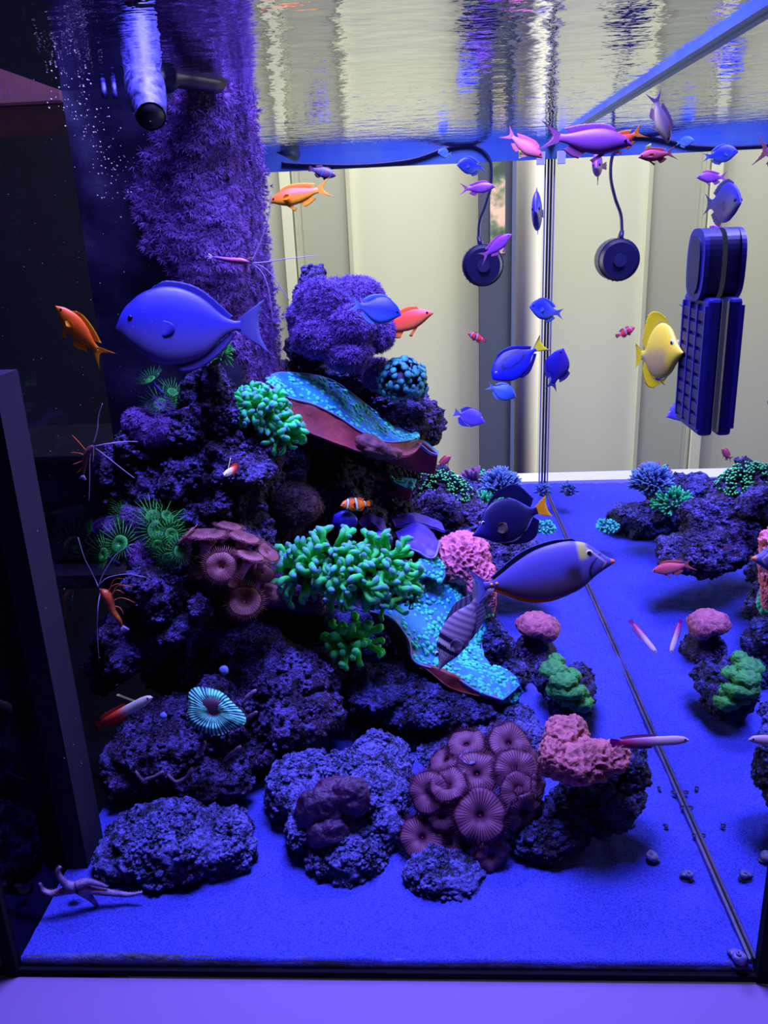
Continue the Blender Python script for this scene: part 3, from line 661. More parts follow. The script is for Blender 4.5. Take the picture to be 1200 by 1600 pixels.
# ------------------------------------------------------------------ reef rocks
rock('sand dusted boulder standing alone near the starfish', [(275, 1312, .115, 104, 50, .04), (200, 1328, .105, 50, 42, .03), (352, 1316, .12, 50, 50, .03), (270, 1345, .10, 90, 34, .03)], ROCK_SANDY, rough=.3)
rock('knobbly rock with pale sponge patches above the boulder', [(275, 1165, .23, 85, 62, .06), (330, 1215, .2, 58, 45, .04), (215, 1190, .22, 48, 48, .04), (300, 1235, .2, 50, 30, .03), (350, 1120, .24, 40, 60, .05)], ROCK_DARK, rough=.42)
rock('broad sandy slab under the maroon sponge', [(545, 1262, .165, 88, 76, .045, -.15), (470, 1230, .19, 54, 52, .04), (590, 1205, .21, 50, 55, .045), (545, 1330, .12, 66, 44, .035), (480, 1290, .14, 34, 50, .03), (600, 1290, .15, 34, 60, .03)], ROCK_SANDY, rough=.26, pits=.15)
rock('small ribbed rock under the button polyps', [(697, 1372, .09, 60, 34, .024, .1)], ROCK_DUSTY, rough=.2, ridge=.35)
rock('long ribbed dark rock under the pink coral', [(935, 1245, .15, 72, 40, .035, -.45), (850, 1298, .135, 60, 32, .03, -.3), (985, 1202, .155, 26, 36, .02)], ROCK_BLACK, rough=.25, ridge=.5)
rock('wide ledge rock below the cyan plate coral', [(665, 1080, .36, 108, 34, .07, .06), (590, 1070, .34, 50, 34, .05), (740, 1095, .35, 50, 26, .04), (640, 1140, .34, 100, 32, .05)], ROCK_BLACK, rough=.28)
rock('large lumpy rock in the middle of the reef', [(400, 1050, .33, 120, 62, .08), (300, 1030, .33, 60, 50, .06), (470, 1110, .29, 66, 62, .06), (350, 1010, .34, 60, 40, .05), (500, 1040, .36, 50, 60, .06), (400, 1150, .27, 50, 40, .05)], ROCK_DARK, rough=.4)
rock('thick rock arm leaning up to the green daisy polyps', [(205, 1000, .29, 58, 48, .05), (245, 920, .29, 38, 66, .04, -.25), (170, 1045, .29, 30, 30, .03)], ROCK_DARK, rough=.35)
rock('rock arm reaching toward the brown palythoa', [(270, 985, .27, 66, 17, .018, -.45), (312, 950, .26, 16, 17, .015)], ROCK_DARK, rough=.3, sub=4)
rock('dark pointed rock beside the cyan plate', [(772, 1015, .46, 26, 45, .03), (790, 1055, .44, 34, 28, .03)], ROCK_BLACK, rough=.35)
rock('rock holding the small pink coral', [(838, 1020, .5, 32, 30, .035), (820, 1060, .46, 40, 26, .03)], ROCK_DARK, rough=.3, sub=4)
rock('rounded rock capped with green coral', [(888, 1088, .35, 36, 38, .035), (905, 1065, .37, 22, 24, .03), (860, 1060, .38, 24, 24, .03)], ROCK_BLACK, rough=.3)
rock('sandy rubble behind the button polyps', [(800, 1135, .33, 46, 30, .04, .4), (760, 1160, .3, 50, 30, .04), (835, 1165, .3, 30, 25, .03), (700, 1180, .28, 50, 22, .03)], ROCK_SANDY, rough=.35)
rock('tall dark rock holding the purple star polyps', [(235, 760, .345, 58, 74, .035), (215, 700, .34, 36, 40, .03), (260, 850, .33, 60, 50, .04), (175, 745, .34, 18, 50, .02)], ROCK_DARK, rough=.42)
rock('pitted rock behind the small firefish', [(350, 738, .345, 72, 62, .035), (305, 675, .345, 44, 50, .03), (395, 730, .37, 46, 56, .04), (280, 740, .33, 40, 40, .03), (330, 795, .34, 84, 42, .035), (360, 840, .34, 70, 40, .03)], ROCK_DARK, rough=.42)
rock('brown knobbed spire rising behind the big tang', [(335, 605, .34, 22, 58, .02), (305, 620, .345, 18, 34, .018), (350, 650, .345, 20, 34, .02)], ROCK_DARK, rough=.4, sub=4)
rock('shadowed cave wall at the heart of the reef', [(500, 820, .56, 110, 120, .06), (560, 740, .62, 95, 60, .05), (440, 740, .54, 60, 60, .05), (430, 900, .5, 90, 80, .06), (560, 950, .52, 90, 90, .06), (480, 990, .46, 60, 60, .05), (350, 920, .44, 90, 70, .05)], ROCK_DARK, rough=.4)
rock('dark rock crown under the purple xenia', [(520, 590, .58, 62, 42, .05), (590, 640, .6, 80, 55, .06), (490, 650, .56, 70, 60, .05), (655, 660, .64, 36, 40, .04), (460, 600, .58, 26, 30, .03), (478, 428, .56, 8, 12, .008), (478, 540, .58, 24, 40, .03), (490, 470, .56, 26, 50, .03)], ROCK_DARK, rough=.42)
rock('rock shelf under the green dotted dome coral', [(660, 800, .72, 90, 60, .07), (730, 830, .7, 60, 50, .05), (600, 830, .62, 60, 60, .05), (780, 870, .66, 70, 30, .05), (640, 900, .58, 90, 70, .06), (700, 960, .52, 60, 50, .05)], ROCK_DARK, rough=.4)
rock('far rock mound under the branching corals', [(745, 820, .98, 70, 32, .06), (700, 790, .95, 60, 40, .06)], ROCK_BLACK, rough=.35)
rock('rock bracket under the large green frogspawn', [(530, 965, .4, 80, 24, .035), (460, 935, .4, 50, 24, .03), (600, 930, .42, 40, 26, .03), (415, 760, .5, 30, 30, .03)], ROCK_BLACK, rough=.35)
# pale sponge ridges on the knobbly rock
SPONGE = plain('pale_sponge', T(105, 75, 150), .6, bump=.4, bscale=150)
SPL = ['pale lilac sponge ridge on the outer edge of the knobbly rock', 'wavy pale sponge ridge across the middle of the knobbly rock', 'short lilac sponge finger under the brain coral', 'lilac sponge finger pointing from the brain coral', 'lowest pale sponge ridge, just above the boulder', 'upper lilac sponge stub next to the brain coral', 'lower lilac sponge stub next to the brain coral']
for k, (pl, rr) in enumerate([([(212, 1205), (222, 1218), (240, 1214), (255, 1205)], 5), ([(262, 1210), (275, 1222), (292, 1214), (300, 1200)], 5), ([(312, 1180), (316, 1168), (320, 1158)], 7), ([(350, 1188), (362, 1178), (376, 1166)], 6), ([(290, 1235), (300, 1250), (318, 1262), (330, 1268)], 5), ([(378, 1100), (388, 1088), (400, 1078)], 6), ([(380, 1126), (392, 1118), (402, 1112)], 5)]):
    pts = crom([at(x, y, .166 if y > 1140 else .185) for x, y in pl], 8); s = mpp(300, 1180, .17)
    o = mobj('sponge', *tube(pts, [rr*s*(.3+.35*math.sin(math.pi*(i+.5)/8)+.12*math.sin(i*2.3)) for i in range(8)], 8), SPONGE)
    tag(o, SPL[k], 'sponge', 'pale sponge ridges on the knobbly rock')

# ------------------------------------------------------------------ overflow column with star polyps
ov = empty('overflow_column', (.08, .42, .35), 'tall dark overflow column overgrown with purple star polyps', 'overflow box')
OVB = plain('overflow_black', T(16, 12, 62), .45, bump=.2, bscale=60)
X1 = .155
def prism(name, xs, ys, z0, z1, mat, parent, r=.05, nz=50):
    """rounded column: corner facing the camera rounded, gently uneven"""
    prof = [(0, ys[0])]+[(xs-r+r*math.sin(a), ys[0]+r-r*math.cos(a)) for a in np.linspace(0, math.pi/2, 14)]+[(xs, ys[1]), (0, ys[1])]
    P2 = []
    for i in range(len(prof)-1):
        a, b_ = Vector(prof[i]), Vector(prof[i+1]); k = max(1, int((b_-a).length/.012))
        P2 += [a.lerp(b_, j/k) for j in range(k)]
    P2.append(Vector(prof[-1])); n_ = len(P2); vs = []
    for j in range(nz+1):
        z = z0+(z1-z0)*j/nz
        for p in P2:
            h = .010*noise.noise(Vector((p.x*14, p.y*14, z*12)))+.006*noise.noise(Vector((p.x*40, p.y*40, z*40)))
            g_ = 1 if p.x > .01 else 0
            vs.append((p.x+h*g_, p.y-h*g_, z))
    fs = [(j*n_+i, j*n_+i+1, (j+1)*n_+i+1, (j+1)*n_+i) for j in range(nz) for i in range(n_-1)]
    return mobj(name, vs, fs, mat, parent)
colm = prism('column', X1, (.37, .53), .15, HS+.02, OVB, None)
def polyzone(p, n_):
    v = p-CAM; zz = v.dot(FW); px = 600+F*v.dot(RT)/zz; py = 800-F*v.dot(UP)/zz     # ragged outline of the growth
    edge = np.interp(py, [-200, 100, 200, 300, 380, 450, 520, 600, 700], [290, 296, 262, 214, 240, 300, 345, 395, 430])
    return px > edge+14*noise.noise(p*60) and p.y < .53 and p.z > .28
P, Q = sample(colm, 19000, polyzone)
mat_ = tufts('star_polyps', P, Q, .0062, 9, T(40, 24, 150), T(145, 98, 255), None, lift=.7, width=.10)
colm.parent = ov; mat_.parent = ov; settle(ov)
# return nozzle
noz = empty('return_nozzle', at(232, 165, .27), 'mottled pale return nozzle pointing down beside the column', 'nozzle')
NZM = plain('nozzle_scale', T(80, 80, 250), .5, col2=T(18, 14, 80), vscale=150)
a, b_ = at(222, 112, .30), at(236, 182, .24)
mobj('nozzle_cone', *tube(crom([a, a.lerp(b_, .35), a.lerp(b_, .7), b_], 10), [.0135, .0165, .0175, .0175, .017, .0165, .0155, .0145, .0135, .0125], 20, cap=False), NZM, noz)
mobj('nozzle_mouth', *tube([a.lerp(b_, .8), b_+(b_-a)*.005], [.0108, .0108], 20), plain('nozzle_inner', T(10, 8, 40), .5), noz)
mobj('nozzle_elbow', *tube(crom([at(222, 116, .30), at(250, 112, .32), at(290, 116, .34), at(338, 124, .38)], 12), [.014]*4+[.018, .018]+[.013]*6, 16), plain('elbow_black', T(14, 10, 60), .4), noz)
settle(noz)
comb = empty('weir_comb', at(170, 130, .37), 'slotted weir comb near the top of the column', 'comb')
for k in range(2):
    for j, (y0, y1) in enumerate(((112, 124), (134, 154))):
        x = 162+k*16
        mobj('tooth', *tube([at(x, y0, .36), at(x+2, y1, .36)], [.0022, .0026], 8), NZM, comb)
settle(comb)

# ------------------------------------------------------------------ xenia and star polyp mats
def mat_colony(name, label, lobes, size, count, c0, c1, arms=8, lift=1.0, base=T(30, 18, 80), cat='coral'):
    s = mpp(*lobes[0][:3]); c0_ = at(*lobes[0][:3]); vs = []; fs = []
    for i, (px, py, Y, rx, ry, rd) in enumerate(lobes):
        a, f = lump(at(px, py, Y), (rx*s, rd, ry*s), seed=px*.3+i, rough=.2, sub=4, pits=0)
        n0 = len(vs); vs += [tuple(v-c0_) for v in a]; fs += [tuple(k+n0 for k in q) for q in f]
    root = empty(name, c0_, label, cat)
    o = mobj('colony_base', vs, fs, plain(name+'_base', base, .7)); o.location = c0_
    P, Q = sample(o, count, lambda p, n_: n_.y < .5)
    t_ = tufts('polyps', P, Q, size*s, arms, c0, c1, None, lift=lift)
    o.location = (0, 0, 0); o.parent = root
    t_.parent = root; t_.location = -c0_
    return root
mat_colony('xenia_colony', 'big fluffy purple xenia colony on the rock crown', [(512, 478, .50, 48, 36, .035), (480, 500, .50, 26, 32, .03), (545, 510, .49, 52, 40, .04), (500, 525, .48, 40, 28, .03), (560, 465, .52, 36, 26, .03), (545, 552, .47, 34, 22, .025), (588, 520, .50, 24, 26, .025), (600, 510, .52, 14, 20, .02), (590, 585, .53, 20, 22, .02)], 5.5, 15000, T(42, 32, 170), T(125, 95, 255), arms=6)
mat_colony('star_polyp_mat', 'violet star polyp patch under the single stalked polyp', [(240, 672, .33, 36, 22, .02), (215, 660, .33, 18, 18, .015), (255, 640, .34, 22, 14, .015)], 7, 1500, T(38, 24, 160), T(135, 95, 255), lift=.6)
mat_colony('star_polyp_mat', 'violet star polyp mat between the green daisy polyps', [(212, 812, .31, 20, 22, .015), (222, 875, .29, 20, 26, .015), (180, 825, .32, 32, 16, .015)], 7, 1900, T(38, 24, 160), T(140, 92, 255), lift=.5)
mat_colony('star_polyp_mat', 'violet star polyp tuft beside the large green frogspawn', [(432, 915, .36, 20, 26, .015), (480, 935, .37, 40, 14, .015)], 9, 900, T(38, 24, 160), T(140, 95, 255), lift=.9)
mat_colony('leather_coral', 'brown speckled leather coral in the cave mouth', [(458, 790, .44, 44, 36, .03), (440, 815, .44, 34, 26, .025)], 3.5, 2600, T(52, 30, 70), T(95, 62, 120), lift=.5, base=T(52, 28, 66))
P, Q = [], []

# ------------------------------------------------------------------ frogspawn corals
def tentacle_mesh(k, ca, cb, bulb=1.35, bend=.3):
    pts = crom([(0, 0, 0), (bend*.25*math.cos(k), bend*.25*math.sin(k), .35), (bend*math.cos(k), bend*math.sin(k), .8), (bend*1.3*math.cos(k+.6), bend*1.3*math.sin(k+.6), 1.0)], 8)
    rad = [.10, .10, .10, .10, .10, .105*bulb, .115*bulb, .05]
    vs, fs = tube(pts, rad, 8); cs = []
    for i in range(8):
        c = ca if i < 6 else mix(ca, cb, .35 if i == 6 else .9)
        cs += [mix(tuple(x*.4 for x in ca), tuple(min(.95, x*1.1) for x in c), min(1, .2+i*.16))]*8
    me = bpy.data.meshes.new('tentacle'); me.from_pydata(vs, [], fs); me.materials.append(POLY); me.polygons.foreach_set('use_smooth', [True]*len(me.polygons))
    a = me.color_attributes.new('Col', 'FLOAT_COLOR', 'POINT'); c4 = np.ones((len(vs), 4), dtype=np.float32); c4[:, :3] = cs; a.data.foreach_set('color', c4.ravel())
    return me
def frogspawn(label, lobes, length, count, ca, cb, bulb=1.35, fat=1.0, bend=.3, basec=T(24, 30, 60), spread=.25):
    s = mpp(*lobes[0][:3]); c0 = at(*lobes[0][:3]); root = empty('frogspawn_coral', c0, label, 'coral')
    vs = []; fs = []; tot = sum(l[3]*l[4] for l in lobes); mes = [tentacle_mesh(k*1.3, ca, cb, bulb, bend) for k in range(5)]
    toc = -FW; rnd = random.Random(int(lobes[0][0]))
    for i, (px, py, Y, rx, ry, rd) in enumerate(lobes):
        c = at(px, py, Y); a, f = lump(c, (rx*s*.72, rd*.72, ry*s*.72), seed=i+px, rough=.15, sub=3, pits=0); n0 = len(vs)
        vs += [tuple(v-c0) for v in a]; fs += [tuple(k+n0 for k in q) for q in f]
        k = int(count*rx*ry/tot); g = 0
        while g < k:
            d = Vector((rnd.gauss(0, 1), rnd.gauss(0, 1), rnd.gauss(0, 1))).normalized()
            if d.dot(toc) < -.1 or d.z < -.55: continue
            g += 1
            p = c + (RT*(d.dot(RT)*rx*s) + UP*(d.dot(UP)*ry*s) + toc*(d.dot(toc)*rd))*.62
            dr = (d+Vector((rnd.gauss(0, spread), rnd.gauss(0, spread), rnd.gauss(0, spread)))).normalized()
            q = dr.to_track_quat('Z', 'Y'); L_ = length*s*rnd.uniform(.75, 1.2)
            o = bpy.data.objects.new('tentacle', mes[g % 5]); COL.objects.link(o); o.parent = root
            o.matrix_local = Matrix.Translation(p-c0) @ q.to_matrix().to_4x4() @ Matrix.Rotation(rnd.uniform(0, 6.28), 4, 'Z') @ Matrix.Diagonal((L_*fat, L_*fat, L_, 1))
    mobj('coral_head', vs, fs, plain('frogspawn_base', basec, .7), root)
    return root
GA, GB = T(58, 205, 135), T(95, 125, 235)
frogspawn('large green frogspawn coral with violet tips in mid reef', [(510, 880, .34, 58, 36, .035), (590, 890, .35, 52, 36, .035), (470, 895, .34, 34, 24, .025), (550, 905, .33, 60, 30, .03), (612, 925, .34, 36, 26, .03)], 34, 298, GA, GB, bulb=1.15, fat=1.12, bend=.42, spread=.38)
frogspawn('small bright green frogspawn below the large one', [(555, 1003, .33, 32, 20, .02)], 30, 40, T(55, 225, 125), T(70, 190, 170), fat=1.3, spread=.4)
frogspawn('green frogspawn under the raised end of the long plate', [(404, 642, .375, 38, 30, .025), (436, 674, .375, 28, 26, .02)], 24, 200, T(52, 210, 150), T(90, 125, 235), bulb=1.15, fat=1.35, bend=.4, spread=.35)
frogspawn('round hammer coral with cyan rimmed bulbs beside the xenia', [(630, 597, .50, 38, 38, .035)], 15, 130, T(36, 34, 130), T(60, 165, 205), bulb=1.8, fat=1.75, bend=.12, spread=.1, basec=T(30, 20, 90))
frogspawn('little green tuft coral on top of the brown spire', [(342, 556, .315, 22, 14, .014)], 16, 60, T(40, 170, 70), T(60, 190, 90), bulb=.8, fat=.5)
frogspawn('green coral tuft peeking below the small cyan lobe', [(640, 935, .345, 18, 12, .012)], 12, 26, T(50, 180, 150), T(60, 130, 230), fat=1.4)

# ------------------------------------------------------------------ radial button polyps and palythoa
def polyp_meshes(key, cdisc, cline, crim, cup=.35, nr=40, fringe=.22, fw=.025, ruf=.05):
    n, r = nr*2, 7; vs = []; cs = []; fs = []
    for j in range(r+1):
        t = j/r; rad = .06+.94*t
        for i in range(n):
            a = 2*math.pi*i/n; z = -cup*.55*math.exp(-(rad*3)**2)+cup*.18*math.sin(rad*math.pi)+ .02*(1 if i % 2 else -1)*t - .10*t**4 + ruf*(math.sin(a*3+1)+.6*math.sin(a*5+2)+.5*math.sin(a*8))*t*t
            vs.append((rad*math.cos(a), rad*math.sin(a), z)); cs.append(mix(cdisc if (i % 2) else cline, crim, (t**5)*.8) if t > .15 else mix(crim, cdisc, .4))
    for j in range(r):
        for i in range(n): fs.append((j*n+i, j*n+(i+1) % n, (j+1)*n+(i+1) % n, (j+1)*n+i))
    vs.append((0, 0, -cup*.5)); cs.append(crim); c = len(vs)-1; fs += [(c, i, (i+1) % n) for i in range(n)][::1]
    n0 = len(vs)                    # underside and fringe
    for i in range(n): a = 2*math.pi*i/n; vs.append((.25*math.cos(a), .25*math.sin(a), -.38)); cs.append(cdisc)
    for i in range(n): fs.append((r*n+i, r*n+(i+1) % n, n0+(i+1) % n, n0+i))
    for i in range(0, n):
        a = 2*math.pi*(i+.5)/n; w = fw; l = fringe*random.uniform(.6, 1.2); k = len(vs)
        z0 = -.10; ca, sa = math.cos(a), math.sin(a)
        vs += [(.96*ca-w*sa, .96*sa+w*ca, z0), (.96*ca+w*sa, .96*sa-w*ca, z0), (.96*ca, .96*sa, z0+.04), ((1+l)*ca, (1+l)*sa, z0+random.uniform(-.05, .12))]
        cs += [cdisc, cdisc, cdisc, crim]; fs += [(k, k+1, k+3), (k+1, k+2, k+3), (k+2, k, k+3)]
    me = bpy.data.meshes.new('polyp'); me.from_pydata(vs, [], fs); me.materials.append(POLY); me.polygons.foreach_set('use_smooth', [True]*len(me.polygons))
    a = me.color_attributes.new('Col', 'FLOAT_COLOR', 'POINT'); c4 = np.ones((len(vs), 4), dtype=np.float32); c4[:, :3] = cs; a.data.foreach_set('color', c4.ravel())
    return me
def colony(name, label, items, me, stalkmat, Yoff=0, default=(0, .6), sink=None):
    """items: (px, py, Y, radius px, dir x, dir y toward viewer plane, stalk end px, py, dY)"""
    c0 = at(*items[0][:3]); root = empty(name, c0, label, 'coral')
    for it in items:
        px, py, Y, r, dx, dz = it[:6]; s = mpp(px, py, Y); p = at(px, py, Y)
        nrm = (RT*dx+UP*dz-FW*(math.sqrt(max(0, 1-dx*dx-dz*dz)) if len(it) == 6 or dz < .85 else .22)).normalized()
        o = bpy.data.objects.new('polyp', me); COL.objects.link(o); o.parent = root
        M_ = Matrix.Translation(p-c0) @ nrm.to_track_quat('Z', 'Y').to_matrix().to_4x4() @ Matrix.Rotation(random.uniform(0, 6.28), 4, 'Z') @ Matrix.Diagonal((r*s, r*s, r*s, 1)); o.matrix_local = M_
        e = at(*it[6:9]) if len(it) > 6 else p-nrm*r*s*1.6+Vector((0, .01, -.012))
        q0 = p-nrm*r*s*.3
        pts = crom([q0, q0.lerp(e, .45)-nrm*r*s*.15, e], 7)
        sk = mobj('stalk', *tube([x-c0 for x in pts], [r*s*k for k in (.5, .36, .27, .25, .26, .3, .34)], 12), stalkmat, o); sk.matrix_parent_inverse = M_.inverted()
    return root
ZB = polyp_meshes('button', T(42, 13, 58), T(140, 85, 170), T(92, 40, 115), ruf=.09, fringe=.34, fw=.035)
STK = plain('stalk_violet', T(95, 62, 190), .6, col2=T(120, 75, 175), vscale=60)
colony('button_polyp_colony', 'maroon button polyps with fine pale rays on the ribbed rock', [
    (750, 1275, .115, 42, -.1, .35), (808, 1205, .15, 36, .1, .45), (812, 1238, .135, 32, .25, .3), (745, 1208, .15, 36, -.15, .55), (796, 1160, .19, 34, .1, .65),
    (668, 1238, .14, 34, -.5, .4), (690, 1275, .125, 24, -.3, .3), (658, 1308, .12, 36, -.3, .5), (768, 1338, .10, 26, .15, .0), (820, 1270, .125, 34, .5, -.2),
    (728, 1160, .19, 30, -.2, .85), (695, 1185, .18, 28, -.5, .75), (700, 1225, .14, 30, -.2, .75), (720, 1305, .12, 26, -.1, -.2), (768, 1180, .18, 30, -.1, .8), (840, 1190, .17, 20, .8, .5), (700, 1318, .115, 28, -.5, .2), (842, 1225, .15, 22, .8, .2)], ZB, STK)
ZB2 = polyp_meshes('small', T(80, 60, 200), T(150, 130, 240), T(120, 100, 235), fringe=.15)
colony('button_polyp_colony', 'two little lilac polyps tucked under the maroon ones', [(733, 1182, .165, 16, .0, .9), (714, 1334, .105, 8, .1, .3)], ZB2, STK)
PB = polyp_meshes('palythoa', T(60, 26, 60), T(150, 92, 140), T(185, 120, 175), cup=.6, fringe=.5, fw=.05, nr=30)
STP = plain('stalk_pale', T(215, 135, 215), .6, col2=T(165, 100, 190), vscale=50)
colony('palythoa_colony', 'tall stalked palythoa cluster with fringed tan caps', [
    (325, 832, .28, 30, .0, .92, 312, 880, .30), (290, 836, .28, 18, -.7, .7, 290, 880, .3), (358, 820, .30, 20, .2, .9, 340, 865, .31), (382, 837, .28, 25, .3, .92, 360, 878, .3), (392, 866, .26, 23, .3, .9, 372, 905, .28),
    (345, 886, .25, 25, .0, .2, 345, 905, .3), (420, 862, .28, 20, .6, .7, 400, 895, .3), (382, 939, .25, 26, .1, .5, 370, 935, .29), (370, 914, .27, 15, .3, .9, 366, 945, .28), (310, 884, .28, 18, -.4, .6, 310, 900, .31), (412, 894, .29, 18, .5, .6, 400, 920, .3), (425, 924, .30, 16, .6, .5, 415, 940, .31)], PB, STP)
GD = polyp_meshes('daisy', T(10, 62, 46), T(30, 130, 80), T(80, 225, 125), cup=.5, nr=13, fringe=1.9, fw=.075)
for v in GD.vertices:                # small cupped disc, long rays
    v.co.z += .5*max(0, v.co.to_2d().length-1)
STG = plain('stalk_blue', T(60, 45, 190), .6)
colony('daisy_polyp_colony', 'green daisy polyps with thin rays around the violet mat', [
    (188, 808, .30, 9, -.4, .5), (186, 850, .28, 15, -.3, .3), (246, 828, .28, 16, .3, .3), (160, 868, .28, 13, -.6, .2), (240, 806, .29, 13, .3, .6), (268, 835, .28, 11, .6, .2), (282, 862, .27, 11, .6, .2), (200, 792, .31, 12, 0, .8), (232, 792, .31, 11, .1, .8), (262, 806, .29, 11, .6, .5), (246, 852, .27, 9, .4, -.2), (140, 828, .3, 7, -.7, .3), (262, 872, .27, 9, .3, -.3)], GD, STG)
colony('daisy_polyp_colony', 'green daisy polyps above the upper violet patch', [(250, 630, .33, 12, 0, .6), (270, 612, .34, 9, .4, .6), (280, 624, .34, 9, .6, .3), (234, 592, .33, 9, -.3, .7, 256, 616, .34)], GD, STG)

# ------------------------------------------------------------------ plate corals
def loft(name, rows, nu, nv, thick, mats, parent, origin, wav=.0, wf=40, flip=False):
    R = [crom([at(*p) for p in r], nu) for r in rows]; G = []
    for i in range(nu): G.append(crom([r[i] for r in R], nv))
    Nn = [[None]*nv for _ in range(nu)]
    for i in range(nu):
        for j in range(nv):
            a = G[min(i+1, nu-1)][j]-G[max(i-1, 0)][j]; b_ = G[i][min(j+1, nv-1)]-G[i][max(j-1, 0)]; n_ = a.cross(b_)
            Nn[i][j] = (n_.normalized() if n_.length > 1e-12 else Vector((0, 0, 1)))*(-1 if flip else 1)
    flip = sum(Nn[i][j].dot(CAM-G[i][j]) for i in range(0, nu, 3) for j in range(nv)) < 0
    if flip: Nn = [[-x for x in r] for r in Nn]
    vs = []
    for s in (0, 1):
        for i in range(nu):
            for j in range(nv):
                p = G[i][j]; h = wav*noise.noise(p*wf)+wav*.4*noise.noise(p*wf*3)
                vs.append(tuple(p+Nn[i][j]*(h-thick*s)-origin))
    m_ = nu*nv; g = lambda i, j, s: s*m_+i*nv+j; fs = []; mi = []
    for i in range(nu-1):
        for j in range(nv-1):
            f1 = (g(i, j, 0), g(i+1, j, 0), g(i+1, j+1, 0), g(i, j+1, 0)); f2 = f1[::-1]
            f2 = tuple(k+m_ for k in f2)
            fs += [f1[::-1], f2[::-1]] if flip else [f1, f2]; mi += [0, 1]
    for i in range(nu-1):
        for j in (0, nv-1): fs.append((g(i, j, 0), g(i+1, j, 0), g(i+1, j, 1), g(i, j, 1))); mi.append(0)
    for j in range(nv-1):
        for i in (0, nu-1): fs.append((g(i, j, 0), g(i, j+1, 0), g(i, j+1, 1), g(i, j, 1))); mi.append(0)
    return mobj(name, vs, fs, mats, parent, midx=mi), G, Nn
def bumps(name, G, Nn, n, size, c, parent, origin, side=1, seed=1, edge=0):
    rnd = random.Random(seed); V, Fs = ico(1); vs = []; fs = []; cs = []
    nu, nv = len(G), len(G[0])
    for _ in range(n):
        u = rnd.uniform(.5, nu-1.5); v = rnd.uniform(.3, nv-1.3); i, j = int(u), int(v); p = G[i][j].lerp(G[i+1][j], u-i).lerp(G[i][j+1].lerp(G[i+1][j+1], u-i), v-j)
        q = Nn[i][j]*side; r = size*rnd.uniform(.6, 1.3); a = q.orthogonal().normalized(); b_ = q.cross(a); k = len(vs); tone = rnd.uniform(.75, 1.1)
        vs += [tuple(p+(a*w.x+b_*w.y)*r+q*w.z*r*.6-origin) for w in V]; fs += [tuple(x+k for x in f) for f in Fs]; cs += [tuple(x*tone for x in c)]*len(V)
    o = mobj(name, vs, fs, CORAL, parent, cols=cs); o['kind'] = 'stuff'; return o
CY = plain('plate_cyan', T(16, 92, 240), .55, col2=T(24, 125, 240), vscale=35, bump=.5, bscale=160)
CYL = T(60, 195, 235)
BR = plain('plate_brown', T(125, 42, 75), .7, col2=T(90, 34, 82), vscale=30, bump=.4, bscale=120)
RIMC = plain('plate_rim', T(110, 110, 240), .5)
def edge_tube(pts, r, mat, parent, origin, name='rim'):
    return mobj(name, *tube([p-origin for p in crom([at(*q) for q in pts], 60)], r, 6), mat, parent)
o0 = at(550, 650, .5); pl = empty('plate_coral', o0, 'long tilted plate coral with cyan top and brown underside', 'coral')
rim_pts = [(417, 597, .40), (448, 620, .41), (490, 632, .43), (530, 652, .45), (565, 675, .46), (603, 690, .48), (640, 688, .51), (655, 682, .53)]
back_pts = [(416, 592, .41), (440, 582, .46), (500, 588, .50), (537, 605, .52), (578, 637, .54), (612, 658, .56), (640, 672, .57), (655, 679, .55)]
mid_pts = [(417, 594, .405), (444, 600, .43), (495, 612, .46), (534, 628, .48), (572, 656, .5), (608, 674, .52), (640, 680, .54), (655, 680, .54)]
o, G, NN = loft('upper_surface', [back_pts, mid_pts, rim_pts], 60, 16, .0025, [CY, BR], pl, o0, wav=.002)
sd = 1 if sum(NN[30][8].z for _ in (1,)) > 0 else -1
bumps('coral_bumps', G, NN, 340, .0030, CYL, pl, o0, sd, 3)
under = [(422, 602, .39), (462, 662, .40), (500, 682, .42), (535, 696, .435), (572, 708, .45), (610, 712, .465), (645, 708, .50), (660, 692, .53)]
loft('underside', [[(x, y+2, Y) for x, y, Y in rim_pts], [((a[0]+b_[0])/2-4, (a[1]+b_[1])/2+3, (a[2]+b_[2])/2) for a, b_ in zip(rim_pts, under)], under], 60, 10, .003, [BR, BR], pl, o0, wav=.002)
edge_tube(rim_pts, .0013, RIMC, pl, o0); edge_tube(back_pts, .0010, RIMC, pl, o0)
o, G, NN = loft('lower_lobe', [[(600, 690, .52), (640, 684, .55), (662, 692, .57), (684, 710, .58)], [(585, 708, .52), (620, 712, .555), (655, 722, .58), (682, 728, .59)], [(565, 705, .53), (605, 722, .565), (645, 736, .59), (680, 741, .60)]], 30, 12, .003, [BR, BR], pl, o0, wav=.0015)
o, G, NN = loft('lower_lobe_top', [[(643, 684, .565), (662, 688, .59), (675, 697, .61), (686, 706, .6)], [(643, 687, .555), (658, 697, .565), (670, 706, .575), (684, 711, .58)]], 20, 5, .002, [CY, BR], pl, o0)
edge_tube([(643, 686, .55), (660, 697, .563), (671, 706, .573), (684, 711, .578)], .0012, RIMC, pl, o0)
mobj('crusty_foot', *(lambda a: ([tuple(v-o0) for v in a[0]], a[1]))(lump(at(588, 700, .455), (.03, .014, .012), (0, .35, 0), seed=4, rough=.4, sub=4)), plain('foot_pink', T(110, 60, 105), .7, col2=T(70, 35, 75), vscale=90, bump=.6), pl)
settle_off = None
